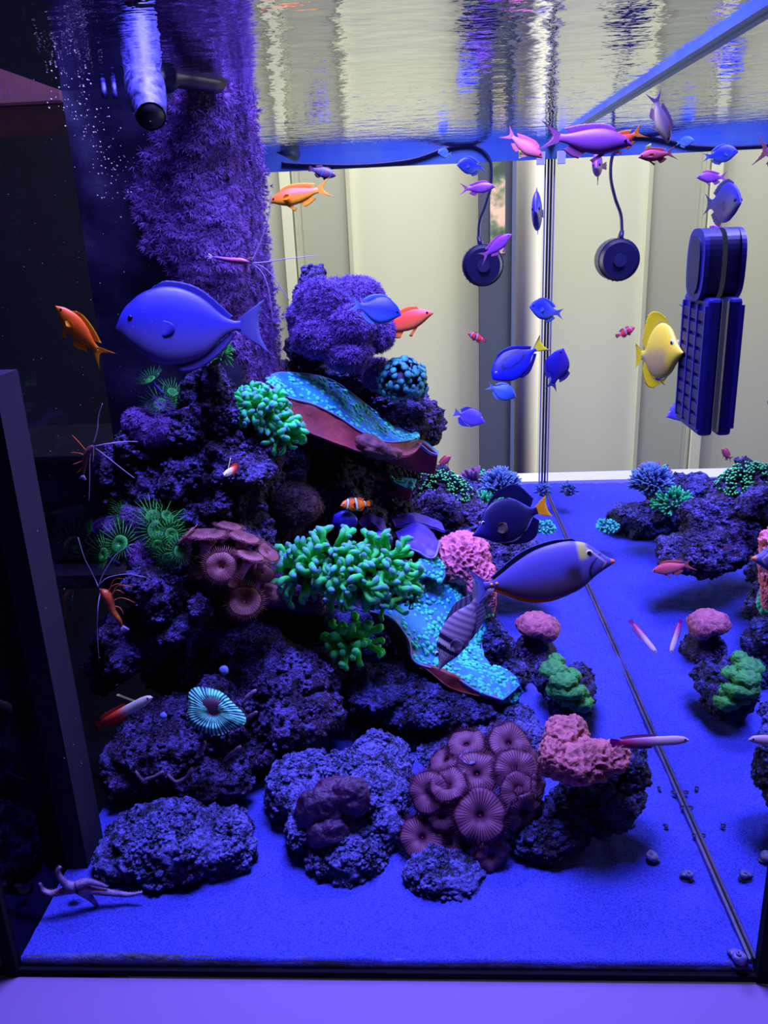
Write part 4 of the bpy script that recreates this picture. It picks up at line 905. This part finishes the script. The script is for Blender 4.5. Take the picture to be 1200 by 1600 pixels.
# small plate under it
o0 = at(620, 745, .6); pl2 = empty('plate_coral', o0, 'small cyan plate coral under the lower lobe', 'coral')
o, G, NN = loft('upper_surface', [[(577, 728, .60), (610, 720, .64), (632, 728, .66), (655, 735, .67)], [(578, 735, .58), (605, 733, .6), (628, 745, .6), (650, 752, .6)], [(580, 740, .57), (604, 742, .58), (622, 758, .57), (645, 764, .57)]], 30, 12, .002, [CY, BR], pl2, o0, wav=.003, wf=60)
bumps('coral_bumps', G, NN, 150, .0028, CYL, pl2, o0, 1 if NN[15][6].z > 0 else -1, 5)
loft('underside', [[(580, 742, .57), (604, 744, .58), (622, 760, .57), (645, 766, .57)], [(575, 765, .57), (600, 772, .58), (625, 778, .58), (640, 780, .58)]], 24, 8, .003, [BR, BR], pl2, o0, wav=.003)
# big plate draped in mid reef
o0 = at(700, 980, .42); pl3 = empty('plate_coral', o0, 'big rippled cyan plate coral under the sailfin tang', 'coral')
rowL = [(578, 955, .38), (612, 966, .37), (638, 1000, .355), (648, 1034, .34), (698, 1050, .33), (742, 1078, .32), (786, 1094, .32)]
rowM = [(640, 912, .44), (668, 934, .43), (692, 972, .41), (705, 1012, .385), (728, 1036, .37), (768, 1062, .35), (802, 1082, .34)]
rowN = [(680, 900, .48), (712, 915, .475), (735, 950, .46), (735, 985, .44), (740, 1022, .40), (775, 1050, .37), (812, 1072, .35)]
rowR = [(712, 903, .51), (748, 912, .505), (770, 942, .49), (768, 972, .47), (752, 1002, .44), (766, 1046, .39), (817, 1082, .35)]
o, G, NN = loft('upper_surface', [rowL, rowM, rowN, rowR], 70, 40, .003, [CY, BR], pl3, o0, wav=.004, wf=30)
sd3 = 1 if NN[30][20].dot(CAM-G[30][20]) > 0 else -1
bumps('coral_bumps', G, NN, 850, .0033, CYL, pl3, o0, sd3, 7)
loft('underside', [[(x, y+1, Y) for x, y, Y in rowL], [(582, 962, .39), (604, 990, .38), (626, 1022, .37), (640, 1048, .355), (688, 1070, .345), (734, 1090, .335), (780, 1102, .33)]], 50, 8, .003, [BR, BR], pl3, o0, wav=.002)
edge_tube(rowL, .0014, RIMC, pl3, o0); edge_tube(rowR, .0012, RIMC, pl3, o0)
o, G, NN = loft('round_lobe', [[(646, 886, .44), (660, 868, .46), (682, 868, .47), (697, 888, .46)], [(648, 895, .43), (662, 882, .44), (682, 884, .45), (696, 900, .445)], [(652, 905, .425), (664, 900, .43), (680, 905, .435), (690, 912, .435)]], 26, 12, .003, [CY, BR], pl3, o0, wav=.001)
bumps('coral_bumps', G, NN, 90, .0030, CYL, pl3, o0, 1 if NN[12][6].dot(CAM-G[12][6]) > 0 else -1, 9)
o, G, NN = loft('round_lobe', [[(742, 1052, .37), (775, 1040, .375), (805, 1056, .37), (818, 1082, .36)], [(746, 1066, .35), (775, 1062, .35), (800, 1074, .35), (812, 1088, .35)], [(750, 1084, .335), (768, 1092, .332), (788, 1098, .332), (806, 1096, .338)]], 26, 14, .003, [CY, BR], pl3, o0, wav=.001)
bumps('coral_bumps', G, NN, 120, .0030, CYL, pl3, o0, 1, 12)
loft('red_skirt', [[(655, 1034, .34), (690, 1046, .33), (712, 1056, .325), (745, 1080, .32)], [(660, 1040, .335), (694, 1068, .325), (716, 1080, .32), (750, 1088, .318)]], 24, 6, .003, [plain('skirt_red', T(120, 32, 52), .6, col2=T(90, 30, 50), vscale=40), BR], pl3, o0, wav=.003, wf=60)

# ------------------------------------------------------------------ folded violet coral, encrusting pink, green, dome, sponge
LV = plain('leather_violet', T(50, 34, 245), .5, col2=T(72, 42, 205), vscale=25); LVD = plain('leather_under', T(62, 26, 110), .6)
o0 = at(650, 835, .5); lf = empty('leather_coral', o0, 'folded violet leather coral draped above the big plate', 'coral')
def sheet(rows, nu=36, nv=14, **kw): return loft('fold', rows, nu, nv, .0025, [LV, LVD], lf, o0, **kw)
sheet([[(618, 830, .5), (648, 815, .54), (672, 828, .53), (686, 845, .5)], [(625, 845, .47), (650, 838, .48), (668, 850, .47), (684, 862, .46)], [(640, 855, .45), (655, 862, .45), (668, 870, .45), (680, 868, .45)]], wav=.003)
sheet([[(612, 812, .55), (640, 800, .58), (665, 806, .58), (690, 815, .56)], [(618, 822, .53), (645, 815, .54), (668, 820, .54), (696, 830, .53)]], wav=.003)
sheet([[(560, 815, .5), (575, 798, .54), (595, 808, .53), (606, 832, .5)], [(566, 822, .49), (580, 815, .5), (592, 824, .49), (604, 838, .48)]], wav=.003)
sheet([[(610, 798, .6), (626, 792, .62), (646, 800, .62), (652, 810, .6)], [(606, 812, .58), (622, 808, .58), (642, 814, .58), (652, 818, .58)]], wav=.002)
edge_tube([(640, 857, .449), (655, 863, .449), (668, 871, .449), (680, 869, .449), (687, 847, .49)], .0013, RIMC, lf, o0)
BM = plain('mushroom_blue', T(20, 14, 205), .45, col2=T(35, 22, 170), vscale=60)
for (px, py, Y, rx, ry, lb) in ((539, 815, .43, 20, 17, 'round blue mushroom coral under the orange clownfish'), (597, 842, .42, 17, 13, 'round blue mushroom coral between clownfish and violet folds')):
    s = mpp(px, py, Y); c = at(px, py, Y); a, f = lump(c, (rx*s, .008, ry*s), seed=px, rough=.12, sub=4, pits=0)
    o = mobj('mushroom_coral', [tuple(v-c) for v in a], f, BM); o.location = c; tag(o, lb, 'coral')
def crinkle(name, label, lobes, mat, rough=.22, fr=3.4, sub=6, cat='coral', amp=1.0, lo=None, hi=None):
    c0 = at(*lobes[0][:3]); vs = []; fs = []; cs = []
    for i, l in enumerate(lobes):
        px, py, Y, rx, ry, rd = l[:6]; s = mpp(px, py, Y); V, Fs = ico(sub); c = at(px, py, Y); rm = (rx*s*rd*ry*s)**(1/3); n0 = len(vs); off = Vector((px, py, 0))*.01
        for v in V:
            p = Vector((v.x*rx*s, v.y*rd, v.z*ry*s)); q = p/rm+off
            r1 = 1-abs(noise.noise(q*fr))*3.2; r2 = 1-abs(noise.noise(q*fr*2.3))*3; w = noise.noise(q*1.4)*.8+r1*.30*amp+r2*.12*amp
            if lo: cs.append(mix(lo, hi, .45+.35*r1+.25*r2+.15*noise.noise(q*fr*6)))
            vs.append(tuple(p+v*w*rough*rm+c-c0))
        fs += [tuple(k+n0 for k in f) for f in Fs]
    o = mobj(name, vs, fs, CRUST if lo else mat, cols=cs if lo else None); o.location = c0; return tag(o, label, cat)
CRUST = vcol('crust', .65, .25, .8, 260, bdist=.003)
PK = plain('pink_crust', T(205, 105, 175), .7, col2=T(120, 50, 120), vscale=110, bump=.8, bscale=160)
PK2 = plain('salmon_crust', T(200, 108, 140), .7, col2=T(115, 56, 110), vscale=90, bump=.8, bscale=160)
crinkle('encrusting_coral', 'pink wrinkled coral mound behind the naso tail', [(722, 872, .5, 42, 36, .04), (750, 905, .48, 24, 34, .03), (765, 935, .47, 10, 26, .015), (700, 900, .5, 24, 14, .02)], PK, fr=4.2, sub=6, amp=1.5, lo=T(84, 30, 105), hi=T(212, 118, 208))
crinkle('encrusting_coral', 'salmon crinkled coral crest on the ribbed rock', [(885, 1150, .15, 32, 28, .022), (905, 1185, .125, 54, 28, .025), (945, 1180, .13, 36, 18, .02), (866, 1182, .13, 22, 30, .018)], PK2, rough=.34, fr=3.0, sub=5, amp=1.3, lo=T(66, 32, 84), hi=T(170, 98, 148))
crinkle('encrusting_coral', 'small pink coral cap on the rock beyond', [(838, 977, .49, 32, 16, .025), (856, 985, .48, 18, 18, .018)], PK, fr=3.2, sub=4, lo=T(70, 32, 95), hi=T(160, 88, 150))
GRC = plain('green_coral', T(48, 128, 92), .6, col2=T(28, 70, 84), vscale=120, bump=.9, bscale=300)
crinkle('green_coral', 'lumpy green coral capping the rounded rock', [(866, 1046, .345, 22, 11, .018), (880, 1062, .33, 22, 12, .018), (888, 1078, .325, 26, 13, .018), (906, 1096, .325, 20, 14, .016), (868, 1080, .335, 14, 14, .014), (892, 1056, .34, 16, 10, .014), (908, 1082, .335, 12, 16, .014), (870, 1032, .36, 12, 9, .012), (885, 1092, .325, 16, 10, .012)], GRC, rough=.28, fr=2.6, sub=4, amp=1.0, lo=T(16, 42, 70), hi=T(56, 150, 92))
SPG = plain('maroon_sponge', T(42, 10, 84), .6, col2=T(56, 14, 92), vscale=40, bump=.6, bscale=220)
crinkle('sponge', 'dark maroon lobed sponge lying on the sandy slab', [(500, 1268, .122, 38, 40, .014), (548, 1245, .13, 30, 32, .014), (512, 1300, .112, 32, 26, .014), (525, 1235, .138, 34, 18, .014)], SPG, rough=.22, fr=1.8, sub=5, cat='sponge')
# dome of short branches with green tips
def branches(name, label, px, py, Y, rx, ry, rd, count, length, r0, ca, cb, base, side=.0, up=.3, tipn=False):
    s = mpp(px, py, Y); c = at(px, py, Y); root = empty(name, c, label, 'coral'); vs = []; fs = []; cs = []; rnd = random.Random(int(px))
    a, f = lump(c, (rx*s*.8, rd*.8, ry*s*.8), seed=px, rough=.15, sub=3, pits=0)
    mobj('coral_base', [tuple(v-c) for v in a], f, plain(name+'_core', base, .7), root)
    g = 0
    while g < count:
        d = Vector((rnd.gauss(0, 1), rnd.gauss(0, 1), rnd.gauss(0, 1)+up)).normalized()
        if d.z < -.35 or d.y > .6: continue
        g += 1; p = Vector((d.x*rx*s, d.y*rd, d.z*ry*s))*.72; L_ = length*s*rnd.uniform(.7, 1.3); q = (d+Vector((rnd.gauss(0, side), rnd.gauss(0, side), rnd.gauss(0, side)))).normalized()
        pts = [p, p+q*L_*.5, p+q*L_*.9+Vector((0, 0, L_*.06)), p+q*L_*1.0+Vector((0, 0, L_*.08))]
        tv, tf = tube(pts, [r0*s, r0*s*.85, r0*s*.8, r0*s*.35], 6); n0 = len(vs); vs += [tuple(x) for x in tv]; fs += [tuple(k+n0 for k in t) for t in tf]
        for k in range(4): cs += [(ca if k < (3 if tipn else 2) else cb)]*6
    o = mobj('branches', vs, fs, CORAL, root, cols=cs); o['kind'] = 'stuff'; return root
branches('dome_coral', 'dark dome coral dotted with green tips', 685, 782, .72, 58, 46, .05, 520, 12, 2.6, T(20, 24, 74), T(75, 225, 160), T(14, 14, 50), tipn=True)
branches('branching_coral', 'purple branching coral in front of the back glass', 740, 765, 1.0, 14, 20, .02, 34, 22, 3.2, T(80, 45, 140), T(120, 75, 180), T(60, 30, 110), side=.3, up=.8)
branches('feathery_coral', 'pale blue feathery coral beside the purple branches', 782, 762, .88, 26, 22, .03, 300, 14, 1.6, T(50, 60, 190), T(95, 130, 240), T(30, 45, 120))
branches('feathery_coral', 'teal tufted coral below the pale blue one', 758, 795, .84, 26, 18, .03, 160, 13, 1.8, T(25, 90, 120), T(50, 190, 160), T(20, 50, 90))
branches('branching_coral', 'slim teal coral spire above the tufts', 757, 752, .9, 4, 18, .008, 30, 6, 1.5, T(30, 130, 140), T(60, 210, 190), T(20, 90, 110), up=1)
branches('feathery_coral', 'small blue bush coral by the corner seam', 848, 768, 1.1, 10, 10, .02, 50, 7, 1.5, T(40, 60, 170), T(70, 100, 210), T(30, 40, 120))
branches('feathery_coral', 'teal coral patch under the dark purple tang', 850, 825, .86, 16, 6, .03, 80, 6, 2, T(30, 120, 190), T(60, 190, 220), T(30, 60, 140))
# brain coral: folded ring with radial stripes
def scoly():
    c = at(333, 1112, .165); s = mpp(333, 1112, .165); root = empty('brain_coral', c, 'oval cyan striped brain coral on the lower rock', 'coral')
    nu, nv = 150, 22; vs = []; cs = []; fs = []
    nrm = (-FW+UP*.35).normalized(); ax = RT*math.cos(.5)-UP*math.sin(.5); ax = (ax-nrm*ax.dot(nrm)).normalized(); ay = nrm.cross(ax)
    for i in range(nu):
        a = 2*math.pi*i/nu; ridge = 1 if math.sin(i*1.9+2.2*math.sin(a*3)) > .1 else 0
        rr = 1+.10*math.sin(a*3+.6)+.05*math.sin(a*5)
        for j in range(nv):
            t = j/(nv-1); r = (.10+.9*t)*rr; h = .32*math.sin(min(1, t*1.05)*math.pi)**.8*(1+.25*math.sin(a*2+1))+.07*math.sin(t*15+a*2)*t-.16*(1-t)**2-.25*max(0, t-.85)*3+.04*ridge+.03*math.sin(a*2)
            p = ax*(r*48*s*math.cos(a))+ay*(r*33*s*math.sin(a))+nrm*(h*24*s)
            vs.append(tuple(p)); k = ridge if t > .18 else .2
            cs.append(mix(mix(T(18, 34, 110), T(105, 215, 245), k), T(80, 28, 90), smooth(.16, .05, t)))
    fs = [(i*nv+j, ((i+1) % nu)*nv+j, ((i+1) % nu)*nv+j+1, i*nv+j+1) for i in range(nu) for j in range(nv-1)]
    mobj('coral_flesh', vs, fs, CORAL, root, cols=cs)
    a, f = lump(c-nrm*10*s, (34*s, .006, 24*s), (0, .5, 0), seed=2, rough=.1, sub=3, pits=0)
    mobj('coral_skeleton', [tuple(v-c) for v in a], f, plain('skeleton_maroon', T(60, 20, 70), .7), root)
scoly()
s = mpp(350, 1045, .25)
for k, (px, py, r) in enumerate([(350, 1047, 7), (255, 1118, 5)]):
    c = at(px, py, .2 if k == 0 else .165); a, f = lump(c, (r*s, r*s, r*s), seed=k, rough=.15, sub=3, pits=0)
    tag(mobj('sponge', a and [tuple(v-c) for v in a], f, plain('ball_blue', T(80, 95, 240), .5)), ['tiny bright blue ball sponge on the middle rock', 'tiny blue ball sponge beside the red firefish'][k], 'sponge').location = c

# ------------------------------------------------------------------ shrimps
RED = plain('shrimp_red', T(190, 60, 40), .4, col2=T(235, 120, 80), vscale=90); WHT = plain('shrimp_white', T(150, 130, 255), .4)
SHB = plain('shrimp_body', T(230, 120, 70), .4, col2=T(150, 40, 50), vscale=70)
def shrimp(label, Y, body, legs, ants, r=6, mat=SHB):
    c = at(body[0][0], body[0][1], Y); s = mpp(body[0][0], body[0][1], Y); root = empty('cleaner_shrimp', c, label, 'shrimp')
    pts = crom([at(x, y, Y)-c for x, y in body], 14)
    rr = [r*s*k for k in (.25, .6, .9, 1, 1, .95, .85, .8, .72, .64, .55, .45, .35, .2)]
    rr = [v*(1+.08*(i % 2)) for i, v in enumerate(rr)]
    mobj('body', *tube(pts, rr, 12), mat, root)
    e = body[-1]; d = (at(*body[-1], Y)-at(*body[-2], Y)).normalized(); sd = d.cross(FW).normalized()
    for k in (-1, 0, 1):
        mobj('tail_fan', *tube([at(*e, Y)-c, at(*e, Y)-c+(d+sd*k*.6)*r*s*1.5], [r*s*.25, r*s*.4], 6), WHT, root)
    for l in legs: mobj('leg', *tube(crom([at(x, y, Y+dy)-c for x, y, dy in l], 8), [.6*s]*7+[.25*s], 5), RED, root)
    for a_ in ants: mobj('antenna', *tube(crom([at(x, y, Y+dy)-c for x, y, dy in a_], 18), [1.0*s-.5*s*i/17 for i in range(18)], 5), WHT, root)
    mobj('eye', *(lambda q: ([tuple(v*1.6*s+(at(body[0][0]+2, body[0][1]-3, Y-.002)-c)) for v in q[0]], q[1]))(ico(1)), EYE, root)
shrimp('orange cleaner shrimp clinging to the rock arm', .24, [(156, 922), (165, 928), (172, 942), (176, 955), (186, 968), (191, 978)],
    [[(168, 932, 0), (172, 918, 0), (186, 912, 0), (196, 920, 0)], [(170, 934, 0), (182, 922, 0), (195, 928, 0)], [(174, 940, 0), (190, 934, 0), (212, 942, 0)], [(172, 938, 0), (184, 915, 0), (208, 917, 0)], [(176, 946, 0), (188, 950, 0), (194, 962, 0)], [(170, 926, 0), (178, 906, 0), (192, 904, 0)]],
    [[(154, 918, 0), (148, 904, 0), (132, 872, -.01), (122, 840, -.01)], [(154, 916, 0), (162, 896, 0), (182, 866, 0), (206, 850, 0)], [(154, 914, 0), (170, 902, 0), (200, 897, 0), (228, 902, 0)], [(157, 924, 0), (153, 950, -.01), (152, 990, -.01), (155, 1034, -.01)], [(156, 920, 0), (160, 930, 0), (166, 944, 0)]], r=7)
shrimp('reddish cleaner shrimp floating before the dark glass', .24, [(146, 696), (140, 702), (135, 712), (133, 722), (131, 734), (130, 742)],
    [[(136, 706, 0), (126, 694, 0), (113, 680, 0)], [(134, 712, 0), (124, 708, 0), (110, 707, 0)], [(133, 718, 0), (124, 722, 0), (113, 726, 0)], [(133, 724, 0), (127, 732, 0), (120, 740, 0)]],
    [[(146, 694, 0), (152, 672, 0), (154, 650, 0), (160, 630, 0)], [(148, 697, 0), (170, 693, 0), (195, 690, .01), (215, 690, .02)], [(149, 700, 0), (170, 716, 0), (190, 732, 0), (210, 747, 0)], [(142, 700, 0), (140, 722, 0), (140, 750, 0), (139, 782, 0)], [(146, 697, 0), (146, 710, 0), (145, 722, 0)]], r=5, mat=plain('shrimp_dim', T(105, 45, 70), .5, col2=T(65, 30, 80), vscale=90))
shrimp('cleaner shrimp with long pale feelers on the purple column', .325, [(390, 410), (378, 408), (364, 407), (350, 405), (340, 403), (332, 402)],
    [[(380, 410, 0), (388, 404, 0), (398, 402, 0)], [(370, 409, 0), (380, 414, 0), (392, 414, 0)], [(364, 408, 0), (372, 418, 0), (376, 424, 0)]],
    [[(392, 410, 0), (402, 392, 0), (410, 370, 0), (420, 336, 0), (424, 300, 0)], [(394, 411, 0), (420, 409, 0), (450, 404, 0), (495, 399, .01)], [(394, 412, 0), (408, 424, 0), (418, 446, 0), (424, 480, 0), (426, 506, 0)], [(395, 411, 0), (412, 418, 0), (430, 436, 0), (452, 470, 0)], [(392, 409, 0), (398, 398, 0), (404, 380, 0)]], r=4.5, mat=plain('shrimp_purple', T(150, 60, 130), .5, col2=T(110, 60, 210), vscale=90))

# ------------------------------------------------------------------ brittle star
STAR = plain('star_skin', T(92, 76, 180), .6, col2=T(130, 105, 195), vscale=120, bump=.5); 
def star():
    Y = .06; c = at(118, 1388, Y); s = mpp(118, 1388, Y); root = empty('starfish', c, 'slender armed starfish climbing the front glass corner', 'starfish')
    arms = [[(118, 1388), (100, 1392), (80, 1396), (66, 1390), (62, 1380)], [(118, 1386), (104, 1382), (94, 1372), (90, 1362), (94, 1354)], [(124, 1388), (150, 1392), (180, 1396), (205, 1398), (222, 1394)], [(124, 1390), (138, 1400), (148, 1410), (154, 1419)], [(120, 1384), (134, 1378), (150, 1380), (168, 1386)]]
    vs = []; fs = []
    for A in arms:
        pts = crom([at(x, y, .045+.012*smooth(60, 200, x))-c for x, y in A], 16); tv, tf = tube(pts, [(7.5-5.6*i/15)*s for i in range(16)], 8); n0 = len(vs); vs += tv; fs += [tuple(k+n0 for k in t) for t in tf]
        for i in range(1, 16):
            for sg in (-1, 1):
                p = pts[i]; t_ = (pts[min(15, i+1)]-pts[i-1]).normalized(); q = t_.cross(FW).normalized()*sg; r = (7.5-5.6*i/15)*s
                n0 = len(vs); vs += [tuple(p+q*r*.6-t_*.8*s), tuple(p+q*r*.6+t_*.8*s), tuple(p+q*r*.6-FW*.8*s), tuple(p+q*(r+3*s))]; fs += [(n0, n0+1, n0+3), (n0+1, n0+2, n0+3), (n0+2, n0, n0+3)]
    a, f = lump(Vector((0, 0, 0)), (11*s, 7*s, 7*s), seed=3, rough=.1, sub=3, pits=0); n0 = len(vs); vs += [tuple(v) for v in a]; fs += [tuple(k+n0 for k in t) for t in f]
    mobj('body', vs, fs, STAR, root)
star()
# ------------------------------------------------------------------ snails and shells on the sand
SNM = plain('snail_shell', T(70, 70, 165), .5, col2=T(110, 105, 200), vscale=150, bump=.5)
def snail(label, px, py, r, z=.012, mat=SNM, ang=0):
    c = onz(px, py, z); s = (c-CAM).dot(FW)/F; vs = []; root = empty('snail', c, label, 'snail'); R = r*s
    pts = []; rad = []
    for i in range(60):
        t = i/59; a = t*math.pi*4.4+ang; k = math.exp(-2.1*(1-t)); pts.append(Vector((math.cos(a)*k*R*.42, math.sin(a)*k*R*.42, R*.9*(1-t)**.7))); rad.append(max(.0004, R*.62*k))
    mobj('shell', *tube(pts, rad, 12), mat, root)
    V, Fs = ico(3); mobj('foot', [(v.x*R*.8+R*.3*math.cos(ang), v.y*R*.45, v.z*R*.22-R*.30) for v in V], Fs, plain('snail_foot', T(60, 55, 130), .6), root)
snail('round pale turban snail alone on the open sand', 1016, 1341, 14)
snail('small cone snail beside the turban snail', 1075, 1371, 13, .009, plain('shell_dark', T(48, 52, 120), .6, col2=T(80, 84, 190), vscale=120), 2)
snail('large snail in the front corner by the seam', 1152, 1502, 20, .008, plain('shell_violet', T(52, 44, 150), .5, col2=T(90, 80, 200), vscale=120), 1)
snail('grey snail at the foot of the sandy boulder', 332, 1372, 16, .006, plain('shell_grey', T(60, 62, 160), .5, col2=T(90, 95, 205), vscale=100), .5)
rnd = random.Random(3); 
PEB = ['flat dark pebble nearest the ribbed rock tip', 'dark pebble touching the side seam', 'tiny dark pebble lowest along the side seam', 'small dark pebble between rock tip and seam', 'dark chip of gravel above the turban snail']
for k, (qx, qy) in enumerate([(1030, 1232), (1052, 1238), (1084, 1305), (1066, 1262), (1040, 1290)]):
    p = onz(qx, qy, .011); s = (p-CAM).dot(FW)/F; a, f = lump(Vector((0, 0, 0)), (4*s*rnd.uniform(.7, 1.3), .003, 2.5*s), seed=k, rough=.3, sub=2, pits=0)
    o = mobj('pebble', [tuple(v) for v in a], f, ROCK_BLACK); o.location = p; tag(o, PEB[k], 'pebble', 'dark pebbles along the side glass')

# ------------------------------------------------------------------ magnet cleaner on the side glass
MG = plain('magnet_blue', T(22, 22, 150), .4); MGD = plain('magnet_dark', T(12, 12, 84), .4); MGL = plain('magnet_edge', T(46, 40, 190), .4)
xw = W-.002; y0, y1 = .200, .272
def mz(py, Y=.235, X=.585):        # height on the magnet for a picture row
    lo, hi = 0, .8
    for _ in range(40):
        z = (lo+hi)/2; v = Vector((X, Y, z))-CAM; yy = 800-F*v.dot(UP)/v.dot(FW)
        if yy > py: lo = z
        else: hi = z
    return z
zt, zm, zb = mz(380), mz(462), mz(668)
mg = empty('magnet_cleaner', (xw, .23, zb), 'blue black magnet glass cleaner with gridded pad and rounded handle', 'cleaner')
box('pad', (xw-.012, y0, zb), (xw, y1, zm), MG, mg, bevel=.003)
def disc_prism(name, x0, x1, cy_, cz, ry, rz, mat, n=40, sq=.7):
    vs = []
    for x in (x0, x1):
        for k in range(n):
            a = 2*math.pi*k/n; c, s_ = math.cos(a), math.sin(a); vs.append((x, cy_+ry*math.copysign(abs(c)**sq, c), cz+rz*math.copysign(abs(s_)**sq, s_)))
    fs = [(k, (k+1) % n, n+(k+1) % n, n+k) for k in range(n)]+[tuple(range(n))[::-1], tuple(range(n, 2*n))]
    return mobj(name, vs, fs, mat, mg, smoothed=False)
zc = (zt+zm)/2+.004; hr = (zt-zm)/2+.008
disc_prism('handle', xw-.012, xw, (y0+y1)/2, zc, .023, hr, MGD); disc_prism('handle_rim', xw-.015, xw-.011, (y0+y1)/2, zc, .025, hr, MG)
disc_prism('handle_face', xw-.0165, xw-.014, (y0+y1)/2, zc, .016, hr*.8, MGD)
nr = 9
for i in range(nr):
    za = zb+.008+(zm-zb-.016)*i/nr; zz = zb+.008+(zm-zb-.016)*(i+.72)/nr
    for k in range(3):
        ya = y0+.006+k*.0212
        box('grid_cell', (xw-.0135, ya, za), (xw-.0115, ya+.017, zz), MGD, mg, bevel=.0006)
for k in range(4):
    ya = y0+.002+k*.0212; box('grid_rib', (xw-.0142, ya, zb+.006), (xw-.0115, ya+.0022, zm-.006), MGL, mg)
settle(mg)
def under(root, child, host):
    h = [c for c in root.children if c.name.split('.')[0] == host][0]
    for c in [c for c in root.children if c.name.split('.')[0] in child]: c.parent = h; c.matrix_parent_inverse = Matrix.Identity(4)
under(mg, ('grid_cell', 'grid_rib'), 'pad'); under(mg, ('handle_face', 'handle_rim'), 'handle')

# ------------------------------------------------------------------ wavemaker, cable
wv = empty('wavemaker', at(755, 415, 1.24), 'round black wavemaker pump on the back glass', 'pump')
WB = plain('pump_black', (.012, .012, .05), .4); WG = plain('pump_grey', T(40, 40, 110), .4)
c = at(755, 415, 1.24); s = mpp(755, 415, 1.24); R = 32*s
def ydisc(name, cc, r, yA, yB, mat, parent, n=48, r2=None):
    r2 = r if r2 is None else r2
    return mobj(name, *tube([Vector((cc.x, yA, cc.z)), Vector((cc.x, yB, cc.z))], [r, r2], n), mat, parent, smoothed=False)
ydisc('housing', c, R, 1.245, D-.002, WB, wv); ydisc('face', c, R*.82, 1.236, 1.246, WB, wv, r2=R*.97); ydisc('hub', c, R*.3, 1.231, 1.237, WG, wv)
for k in range(28):
    a = 2*math.pi*k/28; d = Vector((math.cos(a), 0, math.sin(a)))
    p0 = Vector((c.x, 1.240, c.z))+d*R*.84; p1 = Vector((c.x, 1.256, c.z))+d*R*1.02
    mobj('grille_slat', *tube([p0, p1], [.0011, .0013], 5), WG, wv)
mobj('strain_relief', *tube([at(752, 386, 1.26), at(748, 370, 1.265)], [.0065, .0045], 10), WB, wv)
settle(wv); under(wv, ('grille_slat',), 'housing'); under(wv, ('hub',), 'face')
cb = mobj('power_cable', *tube(crom([at(748, 372, 1.265), at(750, 345, 1.27), at(760, 318, 1.27), at(768, 285, 1.27), at(766, 252, 1.272), at(750, 232, 1.274), at(725, 226, 1.274), at(690, 234, 1.274), at(640, 250, 1.274), at(560, 258, 1.274), at(480, 257, 1.274), at(440, 255, 1.274)], 90), .0032, 8), WB)
tag(cb, 'black power cable looping from the wavemaker along the rim', 'cable')
cl = mobj('cable_gland', *tube([at(432, 226, 1.2), at(463, 243, 1.24)], [.013, .011], 16), plain('gland', T(30, 45, 120), .4))
tag(cl, 'dark cable gland at the back rim beside the column', 'fitting')
alg = mobj('leaf_scrap', *fin_mesh([(0, 0), (0, .02)], [(.02, -.005), (.022, .03)], fade(T(220, 230, 120), T(225, 235, 140)), n=6)[:2], plain('leaf_yellow', T(215, 225, 110), .6))
alg.scale = (.35, .35, .35); alg.location = at(818, 245, .9); tag(alg, 'scrap of pale yellow food drifting near the post', 'food')
clip = box('seam_clip', (W-.028, D-.02, at(852, 258, D).z), (W-.012, D-.012, at(852, 238, D).z), plain('clip_white', lin(220, 225, 225), .5), bevel=.001)
tag(clip, 'small white clip at the top of the corner seam', 'clip')

# ------------------------------------------------------------------ bubbles
V, Fs = ico(1); vs = []; fs = []; rnd = random.Random(11)
for k in range(330):
    t = rnd.random()**1.3; px = 62+t*130+rnd.gauss(0, 16); py = 40+t*260+rnd.gauss(0, 34); Y = rnd.uniform(.24, .4)
    if py < 0 or px < 0: continue
    p = at(px, py, Y); 
    if p.z > HS-.002 or p.x < .002: continue
    r = rnd.uniform(.0003, .0009); n0 = len(vs); vs += [tuple(v*r+p) for v in V]; fs += [tuple(q+n0 for q in f) for f in Fs]
for k in range(260):
    px = rnd.uniform(0, 250); py = rnd.uniform(100, 1350); Y = rnd.uniform(.05, .4); p = at(px, py, Y)
    if p.x < .002 or p.z > HS-.003: continue
    r = rnd.uniform(.00015, .0004); n0 = len(vs); vs += [tuple(v*r+p) for v in V]; fs += [tuple(q+n0 for q in f) for f in Fs]
tag(mobj('bubbles', vs, fs, plain('bubble_white', T(190, 180, 255), .2)), 'fine drifting air bubbles beside the return nozzle', 'bubbles', kind='stuff')

# ------------------------------------------------------------------ water surface last, seen from below
o = quad('water_surface', [(0, 0, HS), (0, D-.012, HS), (W, D-.012, HS), (W, 0, HS)], WATER, 'stuff'); tag(o, 'rippled water surface mirroring the tank from below', 'water')
